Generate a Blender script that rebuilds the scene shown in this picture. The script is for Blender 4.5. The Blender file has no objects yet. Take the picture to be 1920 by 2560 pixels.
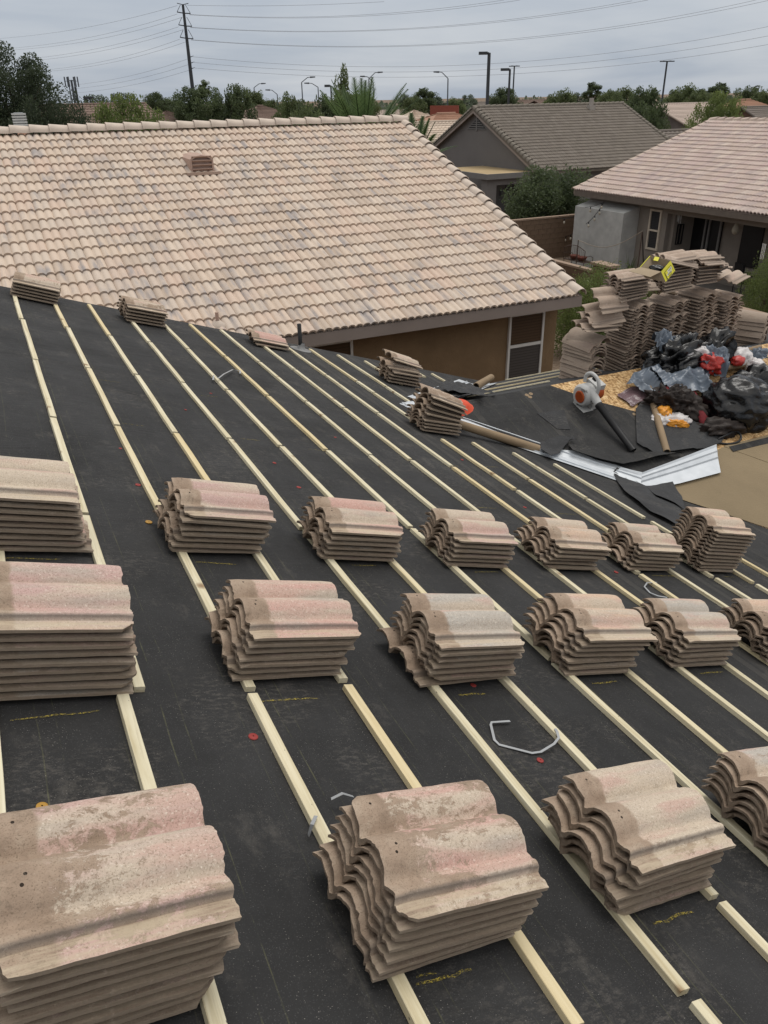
import bpy, math, random
import numpy as np
from mathutils import Matrix, Vector, noise
random.seed(7); RNG = np.random.default_rng(7)
SC = bpy.context.scene
COL = SC.collection
# ------------------------------------------------------------------ camera, sky, sun, exposure
CZ = 6.1
F_PX, HOR, ROLL, YAW = 1950.0, 247.0, math.radians(1.1), math.radians(25.5)
TH = math.atan((1280 - HOR) / F_PX)
_fh = Vector((math.sin(YAW), math.cos(YAW), 0)); _rt = Vector((math.cos(YAW), -math.sin(YAW), 0)); _up = Vector((0, 0, 1))
FW = _fh * math.cos(TH) - _up * math.sin(TH); UP = _fh * math.sin(TH) + _up * math.cos(TH)
RT = _rt * math.cos(ROLL) - UP * math.sin(ROLL); UPI = _rt * math.sin(ROLL) + UP * math.cos(ROLL)
CAM = Vector((0, 0, CZ))
cd = bpy.data.cameras.new('camera'); cam = bpy.data.objects.new('camera', cd); COL.objects.link(cam)
cam.matrix_world = Matrix(((RT.x, UPI.x, -FW.x, CAM.x), (RT.y, UPI.y, -FW.y, CAM.y), (RT.z, UPI.z, -FW.z, CAM.z), (0, 0, 0, 1)))
cd.sensor_fit = 'HORIZONTAL'; cd.sensor_width = 36; cd.lens = 36 * F_PX / 1920; cd.clip_start = 0.05; cd.clip_end = 9000
SC.camera = cam
W = bpy.data.worlds.new('World'); SC.world = W; W.use_nodes = True
SUN_EL, SUN_AZ = math.radians(66), math.radians(62)
def build_world():
    nt = W.node_tree; nd = nt.nodes; lk = nt.links; nd.clear()
    out = nd.new('ShaderNodeOutputWorld'); bg = nd.new('ShaderNodeBackground'); lk.new(bg.outputs[0], out.inputs[0])
    sky = nd.new('ShaderNodeTexSky'); sky.sky_type = 'NISHITA'; sky.sun_disc = False
    sky.sun_elevation = SUN_EL; sky.sun_rotation = SUN_AZ
    tc = nd.new('ShaderNodeTexCoord'); sp = nd.new('ShaderNodeSeparateXYZ'); lk.new(tc.outputs['Generated'], sp.inputs[0])
    def M(op, a, b=None):
        n = nd.new('ShaderNodeMath'); n.operation = op
        for i, v in enumerate((a, b)):
            if v is None: continue
            if isinstance(v, (int, float)): n.inputs[i].default_value = v
            else: lk.new(v, n.inputs[i])
        return n.outputs[0]
    zc = M('MAXIMUM', sp.outputs[2], 0.0)
    den = M('ADD', zc, 0.10)
    cb = nd.new('ShaderNodeCombineXYZ'); lk.new(M('DIVIDE', sp.outputs[0], den), cb.inputs[0]); lk.new(M('DIVIDE', sp.outputs[1], den), cb.inputs[1])
    nz = nd.new('ShaderNodeTexNoise'); nz.inputs['Scale'].default_value = 0.42; nz.inputs['Detail'].default_value = 6; nz.inputs['Roughness'].default_value = .52
    nz.inputs['Distortion'].default_value = .35
    lk.new(cb.outputs[0], nz.inputs['Vector'])
    rp = nd.new('ShaderNodeValToRGB'); lk.new(nz.outputs[0], rp.inputs[0])
    e = rp.color_ramp.elements; e[0].position = .36; e[0].color = (.365, .415, .490, 1); e[1].position = .70; e[1].color = (.545, .575, .615, 1)
    # overcast dome: a little brighter towards the zenith (CIE overcast sky)
    g = M('ADD', 0.98, M('MULTIPLY', zc, 1.2))
    wm = nd.new('ShaderNodeMix'); wm.data_type = 'RGBA'; wm.blend_type = 'MULTIPLY'; lk.new(M('MINIMUM', M('MULTIPLY', zc, 1.4), 1.0), wm.inputs[0]); lk.new(rp.outputs[0], wm.inputs[6]); wm.inputs[7].default_value = (1.12, 1.0, .86, 1)
    vm = nd.new('ShaderNodeVectorMath'); vm.operation = 'SCALE'; lk.new(wm.outputs[2], vm.inputs[0]); lk.new(g, vm.inputs['Scale'])
    sm = nd.new('ShaderNodeVectorMath'); sm.operation = 'SCALE'; lk.new(sky.outputs[0], sm.inputs[0]); sm.inputs['Scale'].default_value = .10
    mx = nd.new('ShaderNodeMix'); mx.data_type = 'RGBA'; mx.inputs[0].default_value = .95
    lk.new(sm.outputs[0], mx.inputs[6]); lk.new(vm.outputs[0], mx.inputs[7])
    lk.new(mx.outputs[2], bg.inputs[0]); bg.inputs[1].default_value = 1.0
build_world()
sd = bpy.data.lights.new('sun', 'SUN'); sd.energy = 1.5; sd.angle = math.radians(35); sd.color = (1, .96, .90)
sun = bpy.data.objects.new('sun', sd); COL.objects.link(sun)
_sd = Vector((math.sin(SUN_AZ) * math.cos(SUN_EL), math.cos(SUN_AZ) * math.cos(SUN_EL), math.sin(SUN_EL)))
sun.rotation_euler = _sd.to_track_quat('Z', 'Y').to_euler(); sun.location = (0, 0, 30)
SC.view_settings.view_transform = 'Standard'; SC.view_settings.look = 'None'; SC.view_settings.gamma = 1
SC.view_settings.use_curve_mapping = False; SC.view_settings.exposure = 0.08
SC.render.engine = 'CYCLES'

# ------------------------------------------------------------------ surveying helpers (sight lines from the camera to real planes)
def ray(px, py): return FW + RT * ((px - 960) / F_PX) - UPI * ((py - 1280) / F_PX)
def at_y(px, py, y): r = ray(px, py); return CAM + r * (y / r.y)
def at_x(px, py, x): r = ray(px, py); return CAM + r * (x / r.x)
def at_z(px, py, z): r = ray(px, py); return CAM + r * ((z - CZ) / r.z)
def at_d(px, py, d): r = ray(px, py); return CAM + r * (d / math.hypot(r.x, r.y))
K = 1 / 3.0                                    # 4:12 pitch
PA = math.atan(K)
def zmain(x): return CZ - 1.566 - K * x
YR, XA = 6.36, 3.42; ZR = zmain(XA)            # cross gable ridge
def znear(y): return ZR - K * (YR - y)
def zfar(y): return ZR - K * (y - YR)
def on_main(px, py, off=0): r = ray(px, py); return CAM + r * (-(1.566 - off) / (r.z + K * r.x))
def on_near(px, py, off=0): r = ray(px, py); return CAM + r * ((ZR - K * YR + off - CZ) / (r.z - K * r.y))
def proj(P):
    v = Vector(P) - CAM; z = v.dot(FW)
    if z <= 0.1: return (-9999, -9999, z)
    return (960 + F_PX * v.dot(RT) / z, 1280 - F_PX * v.dot(UPI) / z, z)
MMAIN = Matrix.Rotation(PA, 4, 'Y')            # local x = down the main slope, z = its normal
MNEAR = Matrix.Rotation(PA, 4, 'X')            # local y = up the near face
MFAR = Matrix.Rotation(-PA, 4, 'X')

# ------------------------------------------------------------------ mesh helpers
class MB:
    def __init__(s): s.v = []; s.f = []; s.m = []; s.sm = []; s.att = []
    def add(s, vs, fs, mi=0, smooth=False, att=0.0):
        o = len(s.v); s.v.extend([tuple(p) for p in vs]); s.f.extend([tuple(i + o for i in f) for f in fs])
        s.m.extend([mi] * len(fs)); s.sm.extend([smooth] * len(fs)); s.att.extend([att] * len(fs)); return s
    def box(s, c, d, M=None, mi=0, att=0.0):
        x, y, z = d[0] / 2, d[1] / 2, d[2] / 2
        vs = [Vector((a * x, b * y, e * z)) for a in (-1, 1) for b in (-1, 1) for e in (-1, 1)]
        if M is not None: vs = [M @ v for v in vs]
        vs = [v + Vector(c) for v in vs]
        return s.add(vs, [(0, 1, 3, 2), (4, 6, 7, 5), (0, 4, 5, 1), (2, 3, 7, 6), (0, 2, 6, 4), (1, 5, 7, 3)], mi, att=att)
    def boxr(s, lo, hi, mi=0, att=0.0):
        return s.box([(lo[i] + hi[i]) / 2 for i in range(3)], [abs(hi[i] - lo[i]) for i in range(3)], mi=mi, att=att)
    def tube(s, pts, rad, n=10, caps=True, mi=0, smooth=True):
        P = [Vector(p) for p in pts]; R = rad if isinstance(rad, (list, tuple)) else [rad] * len(P)
        rings = []; ref = None
        for i, p in enumerate(P):
            t = (P[min(i + 1, len(P) - 1)] - P[max(i - 1, 0)]).normalized()
            if ref is None: ref = Vector((0, 0, 1)) if abs(t.z) < .9 else Vector((1, 0, 0))
            a = t.cross(ref)
            if a.length < 1e-5: a = t.cross(Vector((0, 1, 0)))
            a.normalize(); b = a.cross(t).normalized(); ref = b
            rings.append([p + (a * math.cos(k * 2 * math.pi / n) + b * math.sin(k * 2 * math.pi / n)) * R[i] for k in range(n)])
        vs = [v for r in rings for v in r]; fs = []
        for i in range(len(P) - 1):
            for k in range(n): fs.append((i * n + k, i * n + (k + 1) % n, (i + 1) * n + (k + 1) % n, (i + 1) * n + k))
        s.add(vs, fs, mi, smooth)
        if caps:
            s.add(rings[0], [tuple(range(n))], mi); s.add(rings[-1], [tuple(reversed(range(n)))], mi)
        return s
    def lathe(s, prof, n=20, M=None, mi=0, smooth=True):
        vs = []; fs = []
        for r, z in prof:
            for k in range(n): vs.append(Vector((r * math.cos(k * 2 * math.pi / n), r * math.sin(k * 2 * math.pi / n), z)))
        for i in range(len(prof) - 1):
            for k in range(n): fs.append((i * n + k, i * n + (k + 1) % n, (i + 1) * n + (k + 1) % n, (i + 1) * n + k))
        if M is not None: vs = [M @ v for v in vs]
        return s.add(vs, fs, mi, smooth)
    def prism(s, poly, z0, z1, M=None, mi=0):
        n = len(poly); vs = [Vector((p[0], p[1], z0)) for p in poly] + [Vector((p[0], p[1], z1)) for p in poly]
        if M is not None: vs = [M @ v for v in vs]
        fs = [tuple(reversed(range(n))), tuple(range(n, 2 * n))] + [(i, (i + 1) % n, n + (i + 1) % n, n + i) for i in range(n)]
        return s.add(vs, fs, mi)
    def slab(s, top, th, mi=0):      # polygon of 3d points with thickness downwards
        n = len(top); T = [Vector(p) for p in top]; B = [p - Vector((0, 0, th)) for p in T]
        return s.add(T + B, [tuple(range(n)), tuple(reversed(range(n, 2 * n)))] + [(i, n + i, n + (i + 1) % n, (i + 1) % n) for i in range(n)], mi)
    def mesh(s, name, mats, off=None):
        v = s.v
        if off is not None: v = [(p[0] - off[0], p[1] - off[1], p[2] - off[2]) for p in v]
        me = bpy.data.meshes.new(name); me.from_pydata(v, [], s.f)
        for m in (mats if isinstance(mats, (list, tuple)) else [mats]): me.materials.append(m)
        me.polygons.foreach_set('material_index', s.m); me.polygons.foreach_set('use_smooth', s.sm)
        a = me.attributes.new('tint', 'FLOAT', 'FACE'); a.data.foreach_set('value', s.att)
        me.update(); return me
ORD = ['topmost', 'second', 'third', 'fourth', 'fifth', 'sixth', 'seventh', 'eighth', 'ninth', 'tenth', 'eleventh', 'twelfth', 'thirteenth', 'fourteenth', 'fifteenth', 'sixteenth', 'seventeenth', 'eighteenth', 'nineteenth', 'twentieth', 'twenty first', 'twenty second', 'twenty third', 'twenty fourth', 'twenty fifth', 'twenty sixth']
ROOT = {}
def tag(o, label, cat, group=None, kind=None):
    if label: o['label'] = label
    if cat: o['category'] = cat
    if group: o['group'] = group
    if kind: o['kind'] = kind
    return o
def thing(name, loc, label, cat, group=None, M=None):
    o = bpy.data.objects.new(name, None); COL.objects.link(o); o.empty_display_size = .2
    if M is not None: o.matrix_world = Matrix.Translation(Vector(loc)) @ M; ROOT[o] = None
    else: o.location = loc; ROOT[o] = Vector(loc)
    return tag(o, label, cat, group)
def part(name, mb, mats, parent, label=None, kind=None):
    """parent with ROOT None: geometry is local; otherwise geometry is in world coordinates"""
    off = ROOT[parent]
    me = mb.mesh(name, mats, off) if isinstance(mb, MB) else mb
    o = bpy.data.objects.new(name, me); COL.objects.link(o); o.parent = parent; ROOT[o] = off
    if label: o['label'] = label
    if kind: o['kind'] = kind
    return o
def inst(name, me, parent, Mw):
    o = bpy.data.objects.new(name, me); COL.objects.link(o); o.parent = parent
    off = ROOT[parent]
    o.matrix_local = (Matrix.Translation(-off) @ Mw) if off is not None else Mw
    ROOT[o] = off; return o
def solo(name, mb, mats, label, cat, group=None, loc=None, M=None, kind=None):
    me = mb.mesh(name, mats, loc if M is None else None) if isinstance(mb, MB) else mb
    o = bpy.data.objects.new(name, me); COL.objects.link(o)
    if M is not None: o.matrix_world = Matrix.Translation(Vector(loc or (0, 0, 0))) @ M
    elif loc is not None: o.location = loc
    return tag(o, label, cat, group, kind)

# ------------------------------------------------------------------ materials
class NT:
    def __init__(s, name, rough=.8, spec=.3):
        s.m = bpy.data.materials.new(name); s.m.use_nodes = True; s.t = s.m.node_tree; s.n = s.t.nodes; s.l = s.t.links
        s.b = s.n['Principled BSDF']; s.b.inputs['Roughness'].default_value = rough; s.b.inputs['Specular IOR Level'].default_value = spec
        s.tc = s.n.new('ShaderNodeTexCoord')
    def set(s, sock, v):
        if v is None: return
        if isinstance(v, bpy.types.NodeSocket): s.l.new(v, sock)
        elif isinstance(v, (tuple, list)) and len(v) == 3 and sock.type == 'RGBA': sock.default_value = (*v, 1)
        else: sock.default_value = v
    def node(s, t, **k):
        n = s.n.new(t)
        for a, v in k.items():
            if hasattr(n, a): setattr(n, a, v)
        return n
    def mapv(s, vec, scale=(1, 1, 1), loc=(0, 0, 0), rot=(0, 0, 0)):
        n = s.n.new('ShaderNodeMapping'); s.l.new(vec, n.inputs[0]); s.set(n.inputs[1], loc); n.inputs[2].default_value = rot; n.inputs[3].default_value = scale; return n.outputs[0]
    def noise(s, vec, scale=5, detail=4, rough=.55, dist=0):
        n = s.n.new('ShaderNodeTexNoise'); s.l.new(vec, n.inputs['Vector']); n.inputs['Scale'].default_value = scale
        n.inputs['Detail'].default_value = detail; n.inputs['Roughness'].default_value = rough; n.inputs['Distortion'].default_value = dist; return n.outputs[0]
    def voro(s, vec, scale=5, feat='F1', out='Distance', rnd=1):
        n = s.n.new('ShaderNodeTexVoronoi'); n.feature = feat; s.l.new(vec, n.inputs['Vector']); n.inputs['Scale'].default_value = scale; n.inputs['Randomness'].default_value = rnd; return n.outputs[out]
    def math(s, op, a, b=0.0, c=None, clamp=False):
        n = s.n.new('ShaderNodeMath'); n.operation = op; n.use_clamp = clamp; s.set(n.inputs[0], a); s.set(n.inputs[1], b)
        if c is not None: s.set(n.inputs[2], c)
        return n.outputs[0]
    def ramp(s, fac, els, interp='LINEAR'):
        n = s.n.new('ShaderNodeValToRGB'); s.set(n.inputs[0], fac); cr = n.color_ramp; cr.interpolation = interp
        while len(cr.elements) < len(els): cr.elements.new(.5)
        for e, (p, c) in zip(cr.elements, els):
            e.position = p; e.color = (*c, 1) if isinstance(c, (tuple, list)) else (c, c, c, 1)
        return n.outputs[0]
    def step(s, fac, a, b): return s.ramp(fac, [(a, 0.0), (b, 1.0)])
    def mix(s, fac, a, b, blend='MIX'):
        n = s.n.new('ShaderNodeMix'); n.data_type = 'RGBA'; n.blend_type = blend; s.set(n.inputs[0], fac); s.set(n.inputs[6], a); s.set(n.inputs[7], b); return n.outputs[2]
    def sep(s, vec): n = s.n.new('ShaderNodeSeparateXYZ'); s.l.new(vec, n.inputs[0]); return n.outputs
    def attr(s, name, typ='GEOMETRY', out='Fac'): n = s.n.new('ShaderNodeAttribute'); n.attribute_name = name; n.attribute_type = typ; return n.outputs[out]
    def bump(s, h, st=.3, d=.01):
        n = s.n.new('ShaderNodeBump'); n.inputs['Strength'].default_value = st; n.inputs['Distance'].default_value = d; s.set(n.inputs['Height'], h); s.l.new(n.outputs[0], s.b.inputs['Normal'])
    def base(s, c): s.set(s.b.inputs['Base Color'], c); return s.m
    def rough(s, c): s.set(s.b.inputs['Roughness'], c)
def simple(name, col, rough=.7, var=.12, sc=6, bump=0, bsc=60, metal=0, spec=.3):
    t = NT(name, rough, spec); O = t.tc.outputs['Object']
    n = t.noise(O, sc, 5); c2 = tuple(min(1, c * (1 + var)) for c in col); c1 = tuple(c * (1 - var) for c in col)
    t.base(t.ramp(n, [(.3, c1), (.7, c2)])); t.b.inputs['Metallic'].default_value = metal
    if bump: t.bump(t.noise(O, bsc, 4), bump, .01)
    return t.m

def mat_felt(name, base, loose=False):
    t = NT(name, .82, .28); O = t.tc.outputs['Object']; X, Y, Z = t.sep(O)
    big = t.noise(O, 1.6, 7, .68); fine = t.noise(O, 260, 2, .6); mid = t.noise(t.mapv(O, (1, .25, 1)), 14, 4)
    c = t.ramp(big, [(.3, tuple(b * .68 for b in base)), (.7, tuple(b * 1.5 for b in base))])
    c = t.mix(t.math('MULTIPLY', t.step(mid, .5, .75), .35), c, tuple(b * 1.7 for b in base))
    c = t.mix(t.step(fine, .60, .70), c, tuple(b * 2.6 for b in base)); fp = t.math('MULTIPLY', t.step(t.noise(O, 2.3, 3), .52, .62), t.step(t.noise(t.mapv(O, (1, 2.2, 1)), 30, 6, .8), .50, .62)); c = t.mix(t.math('MULTIPLY', fp, .22), c, (.20, .18, .155))
    # dust: scuffs and fine white crumbs
    sc = t.step(t.noise(t.mapv(O, (1.5, .8, 1)), 4, 10, .78), .56, .78)
    c = t.mix(t.math('MULTIPLY', sc, .42), c, (.16, .145, .125)); ln_ = t.voro(t.mapv(O, (60, 150, 60), rot=(0, 0, .7)), 1); c = t.mix(t.math('MULTIPLY', t.math('SUBTRACT', 1, t.step(ln_, .05, .09)), t.step(t.noise(O, 6, 4), .45, .55)), c, (.30, .28, .25))
    vv = t.voro(O, 105); cr = t.math('MULTIPLY', t.math('SUBTRACT', 1, t.step(vv, .05, .11)), t.step(t.noise(O, 5, 5, .7), .44, .62))
    c = t.mix(cr, c, (.36, .34, .31))
    if not loose:
        # chalk snap lines along the battens and faint lap lines
        u = t.math('DIVIDE', X, .336); w = t.noise(t.mapv(O, (3, .5, 0)), 1.0, 2)
        for ph, ww, st in ((.20, .009, .20), (.34, .011, .26), (.71, .008, .12)):
            f = t.math('FRACT', t.math('ADD', u, t.math('ADD', t.math('MULTIPLY', w, .22), ph)))
            ln = t.math('LESS_THAN', f, ww)
            br = t.step(t.noise(t.mapv(O, (6, 1, 1)), 4.5, 9, .85), .46, .66)
            c = t.mix(t.math('MULTIPLY', t.math('MULTIPLY', ln, br), st), c, (.30, .30, .13))
        for xx, st in ((.97, .12), (1.87, .10), (2.77, .12), (3.7, .1), (.06, .08)):
            d = t.math('ABSOLUTE', t.math('SUBTRACT', X, xx)); ln = t.math('LESS_THAN', d, .035)
            c = t.mix(t.math('MULTIPLY', t.math('MULTIPLY', ln, t.step(t.noise(O, 2.2, 4), .4, .6)), st), c, (.22, .2, .17))
    lap = None
    if not loose:
        wv = t.math('MULTIPLY', t.math('SUBTRACT', t.noise(t.mapv(O, (0, .6, 0)), 1.5, 3), .5), .02)
        for xx in (-.05, .64, 1.60, 2.53, 3.43):
            d = t.math('SUBTRACT', t.math('ADD', X, wv), xx); st_ = t.step(t.math('ADD', d, .5), .499, .501); lap = st_ if lap is None else t.math('ADD', lap, st_)
            c = t.mix(t.math('MULTIPLY', t.math('LESS_THAN', t.math('ABSOLUTE', d), .0022), .7), c, (.006, .006, .006))
            c = t.mix(t.math('MULTIPLY', t.math('LESS_THAN', t.math('ABSOLUTE', t.math('SUBTRACT', d, .030)), .028), .16), c, (.12, .11, .095))
    t.base(c); t.rough(t.ramp(t.noise(O, 3, 4), [(.3, .74), (.7, .9)]))
    h = t.math('ADD', t.math('MULTIPLY', fine, .25), t.math('ADD', t.math('MULTIPLY', t.noise(O, 55, 3), .5), t.math('ADD', t.math('MULTIPLY', t.noise(t.mapv(O, (1, .2, 1)), 7, 3), 2.0), t.math('MULTIPLY', t.noise(t.mapv(O, (.35, 1, 1)), 5, 4, .55, 1.2), 3.0))))
    t.bump(h, .35, .012); return t.m
M_FELT = mat_felt('black_felt', (.0215, .0213, .0215))
M_FELT2 = mat_felt('loose_felt', (.029, .0295, .031), True)

def mat_batten():
    t = NT('pine_batten', .75, .25); O = t.tc.outputs['Object']; g = t.mapv(O, (28, 1.2, 28))
    oi = t.node('ShaderNodeObjectInfo'); rnd = oi.outputs['Random']
    off = t.node('ShaderNodeVectorMath', operation='ADD'); t.l.new(g, off.inputs[0]); cb = t.node('ShaderNodeCombineXYZ'); t.set(cb.inputs[0], t.math('MULTIPLY', rnd, 57)); t.set(cb.inputs[1], t.math('MULTIPLY', rnd, 31)); t.l.new(cb.outputs[0], off.inputs[1])
    V = off.outputs[0]
    n = t.noise(V, 1.6, 6, .6, .5)
    c = t.ramp(n, [(.28, (.46, .39, .24)), (.5, (.60, .54, .38)), (.72, (.70, .65, .49))])
    c = t.mix(t.step(rnd, .75, .95), c, t.mix(.5, c, (.62, .47, .22)))
    kn = t.voro(t.mapv(V, (.16, 3.2, .16)), 1.0); k = t.math('SUBTRACT', 1, t.step(kn, .06, .13))
    c = t.mix(t.math('MULTIPLY', k, .8), c, (.20, .11, .05))
    n3 = t.noise(t.mapv(V, (.04, .9, .04)), 14, 2); c = t.mix(t.math('MULTIPLY', t.math('SUBTRACT', 1, t.step(t.voro(t.mapv(V, (.9, 9, .9)), 1.1), .035, .06)), .9), c, (.06, .05, .04)); dirt = t.step(t.noise(V, 1.8, 8, .8), .54, .72); c = t.mix(t.math('MULTIPLY', dirt, .5), c, (.28, .22, .14))
    t.base(c); t.bump(n, .25, .004); return t.m
M_BAT = mat_batten()

def mat_stack_tile(coated=True):
    t = NT('weathered_tile' if coated else 'dusty_tile', .88, .2); O = t.tc.outputs['Object']; X, Y, Z = t.sep(O)
    oi = t.node('ShaderNodeObjectInfo'); rnd = oi.outputs['Random']; oc = oi.outputs['Color']
    off = t.node('ShaderNodeCombineXYZ'); t.set(off.inputs[0], t.math('MULTIPLY', rnd, 37)); t.set(off.inputs[1], t.math('MULTIPLY', rnd, 19)); t.set(off.inputs[2], t.math('MULTIPLY', rnd, 11))
    va = t.node('ShaderNodeVectorMath', operation='ADD'); t.l.new(O, va.inputs[0]); t.l.new(off.outputs[0], va.inputs[1]); P = va.outputs[0]
    cem = t.ramp(t.noise(P, 11, 6, .6), [(.25, (.235, .172, .125)), (.5, (.34, .255, .19)), (.78, (.42, .34, .262))])
    cem = t.mix(t.step(t.noise(P, 320, 2), .55, .7), cem, (.20, .15, .105))
    cem = t.mix(t.math('MULTIPLY', t.step(t.noise(P, 26, 5, .7), .58, .74), .55), cem, (.125, .095, .07))
    # painted coat in bands across the tile
    band = t.noise(t.mapv(P, (1.1, 8, 0)), 1.6, 3, .5, .4)
    coat = t.mix(t.step(band, .42, .58), oc, (.52, .435, .345))
    coat = t.mix(t.math('MULTIPLY', t.step(t.noise(t.mapv(P, (1.6, 9, 0), (3, 5, 0)), 1.8, 3), .50, .62), .75), coat, (.51, .345, .29))
    coat = t.mix(t.math('MULTIPLY', t.step(t.noise(t.mapv(P, (1.3, 7, 0), (9, 2, 0)), 1.6, 3), .54, .66), .75), coat, (.41, .36, .305))
    speck = t.noise(P, 240, 3, .7)
    coat = t.mix(t.step(t.noise(P, 85, 5, .75), .55, .66), coat, t.mix(.35, coat, (.75, .66, .56)))
    coat = t.mix(t.step(speck, .55, .62), coat, t.mix(.5, coat, (.17, .12, .08)))
    coat = t.mix(t.step(t.noise(P, 170, 3, .7), .60, .68), coat, t.mix(.45, coat, (.78, .72, .62)))
    up = t.sep(t.tc.outputs['Normal'])[2]
    top = t.step(up, .25, .45)
    head = t.step(t.math('ADD', X, t.math('MULTIPLY', t.math('SUBTRACT', t.noise(P, 28, 4), .5), .028)), .083, .094)
    wn = t.math('ADD', t.math('MULTIPLY', t.noise(t.mapv(P, (1, 1.5, 1)), 17, 10, .82, .5), .62), t.math('MULTIPLY', t.noise(t.mapv(P, (.9, 3.2, 1)), 3.0, 3, .5, .2), .38)); wear = t.math('SUBTRACT', wn, t.math('MULTIPLY', oi.outputs['Alpha'], .30))
    keep = t.step(wear, .338, .352)
    if coated:
        mask = t.math('MULTIPLY', t.math('MULTIPLY', top, head), keep)
    else: mask = t.math('MULTIPLY', t.math('MULTIPLY', top, head), t.math('MULTIPLY', keep, .62))
    c = t.mix(mask, cem, coat)
    # nail holes and mortar crust at the head
    hole = None
    for hx, hy in ((.042, .138), (.050, .158), (.046, .285)):
        d = t.node('ShaderNodeVectorMath', operation='DISTANCE'); cv = t.node('ShaderNodeCombineXYZ'); t.set(cv.inputs[0], X); t.set(cv.inputs[1], Y); t.l.new(cv.outputs[0], d.inputs[0]); d.inputs[1].default_value = (hx, hy, 0)
        h = t.math('LESS_THAN', d.outputs['Value'], .0036); hole = h if hole is None else t.math('MAXIMUM', hole, h)
    c = t.mix(t.math('MULTIPLY', hole, top), c, (.03, .022, .016))
    grime = t.math('MULTIPLY', t.step(t.noise(P, 16, 8, .75), .56, .70), t.math('SUBTRACT', 1, t.step(X, .05, .16)))
    c = t.mix(t.math('MULTIPLY', grime, .6), c, (.11, .082, .055))
    stp = t.math('MULTIPLY', t.step(Y, .043, .046), t.math('SUBTRACT', 1, t.step(t.math('ADD', Y, t.math('MULTIPLY', t.noise(P, 60, 3), .006)), .0535, .0575)))
    c = t.mix(t.math('MULTIPLY', stp, .75), c, (.135, .115, .10))
    fl = t.math('MULTIPLY', t.math('SUBTRACT', 1, t.step(Y, .040, .044)), t.step(t.noise(t.mapv(P, (.6, 9, 1)), 9, 6, .7), .40, .58))
    c = t.mix(t.math('MULTIPLY', t.math('MULTIPLY', fl, top), .7), c, (.50, .415, .30))
    sd_ = t.sep(t.tc.outputs['Normal']); side = t.step(t.math('MULTIPLY', t.math('ABSOLUTE', sd_[1]), t.math('SUBTRACT', 1, t.math('ABSOLUTE', up))), .55, .8)
    c = t.mix(t.math('MULTIPLY', side, t.ramp(t.noise(t.mapv(P, (.5, 4, 20)), 9, 5, .7), [(.3, .25), (.6, .85)])), c, (.50, .415, .325))
    gap_shade = t.math('MULTIPLY', t.math('SUBTRACT', 1, oi.outputs['Object Index'], clamp=True), t.math('MULTIPLY', t.math('SUBTRACT', 1, t.step(Y, .07, .10)), top))
    c = t.mix(t.math('MULTIPLY', gap_shade, .6), c, (.095, .072, .055))  # shade of the gaps between layers, painted on flanges of covered tiles
    und = t.math('SUBTRACT', 1, t.step(up, -.6, -.3)); c = t.mix(t.math('MULTIPLY', und, .6), c, (.12, .09, .065))  # undersides darkened in colour too, deepening the gap shade
    # paler crumbly edges
    geo = t.node('ShaderNodeNewGeometry'); pt = t.step(geo.outputs['Pointiness'], .56, .68)
    c = t.mix(t.math('MULTIPLY', pt, .35), c, (.50, .42, .33))
    c = t.mix(t.math('MULTIPLY', t.step(t.noise(t.mapv(P, (1, 1, 1.5)), 75, 5, .75), .56, .70), .38), c, (.15, .115, .085)); c = t.mix(t.math('MULTIPLY', t.step(t.noise(P, 48, 6, .8), .58, .70), .30), c, (.56, .48, .39))
    if not coated: c = t.mix(.35, c, (.50, .40, .335))
    t.base(c)
    h = t.math('ADD', t.math('MULTIPLY', t.noise(P, 150, 4, .7), .35), t.math('ADD', t.math('MULTIPLY', t.noise(P, 38, 6, .72), 1.3), t.math('MULTIPLY', mask, .10)))
    t.bump(h, .55, .006); return t.m
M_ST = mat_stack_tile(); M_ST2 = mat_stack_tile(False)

def mat_roof(name, cols, streak, streak_amt=.5, axis='y', dirt=.2):
    t = NT(name, .85, .2); geo = t.node('ShaderNodeNewGeometry'); P = geo.outputs['Position']
    tint = t.attr('tint'); n = len(cols)
    c = t.ramp(tint, [((i + .0) / (n - 1), col) for i, col in enumerate(cols)])
    sc = (7, .9, .9) if axis == 'y' else (.9, 7, .9)
    off = t.node('ShaderNodeVectorMath', operation='ADD'); t.l.new(t.mapv(P, sc), off.inputs[0]); cb = t.node('ShaderNodeCombineXYZ'); t.set(cb.inputs[2], t.math('MULTIPLY', tint, 40)); t.l.new(cb.outputs[0], off.inputs[1])
    s = t.step(t.noise(off.outputs[0], .9, 4, .6), .50, .64)
    reg = t.step(t.noise(P, .8, 5, .65), .40, .58)
    c = t.mix(t.math('MULTIPLY', t.math('MULTIPLY', s, reg), streak_amt), c, streak)
    c = t.mix(t.math('MULTIPLY', t.step(t.noise(P, 22, 6, .7), .5, .75), dirt), c, tuple(x * .55 for x in cols[0]))
    t.base(c); t.bump(t.noise(P, 60, 4, .6), .25, .01); return t.m
M_NB = mat_roof('buff_roof_tile', [(.455, .37, .30), (.55, .445, .355), (.575, .47, .38), (.555, .43, .345), (.51, .43, .36), (.59, .49, .40)], (.27, .255, .26), .78)
M_NBCAP = simple('pale_cap_tile', (.53, .45, .38), .85, .12, 4, .2)
M_PK = mat_roof('pink_roof_tile', [(.43, .345, .30), (.50, .40, .345), (.46, .36, .33), (.53, .44, .385), (.40, .325, .30)], (.30, .25, .25), .55, 'x')
M_PKCAP = simple('pink_cap_tile', (.47, .38, .32), .85, .12, 4, .2)
M_GR = mat_roof('grey_roof_tile', [(.150, .130, .108), (.180, .155, .13), (.163, .14, .118), (.195, .17, .145)], (.11, .092, .08), .4)
M_GRCAP = simple('grey_cap_tile', (.16, .14, .115), .85, .15, 4, .2)
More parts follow.
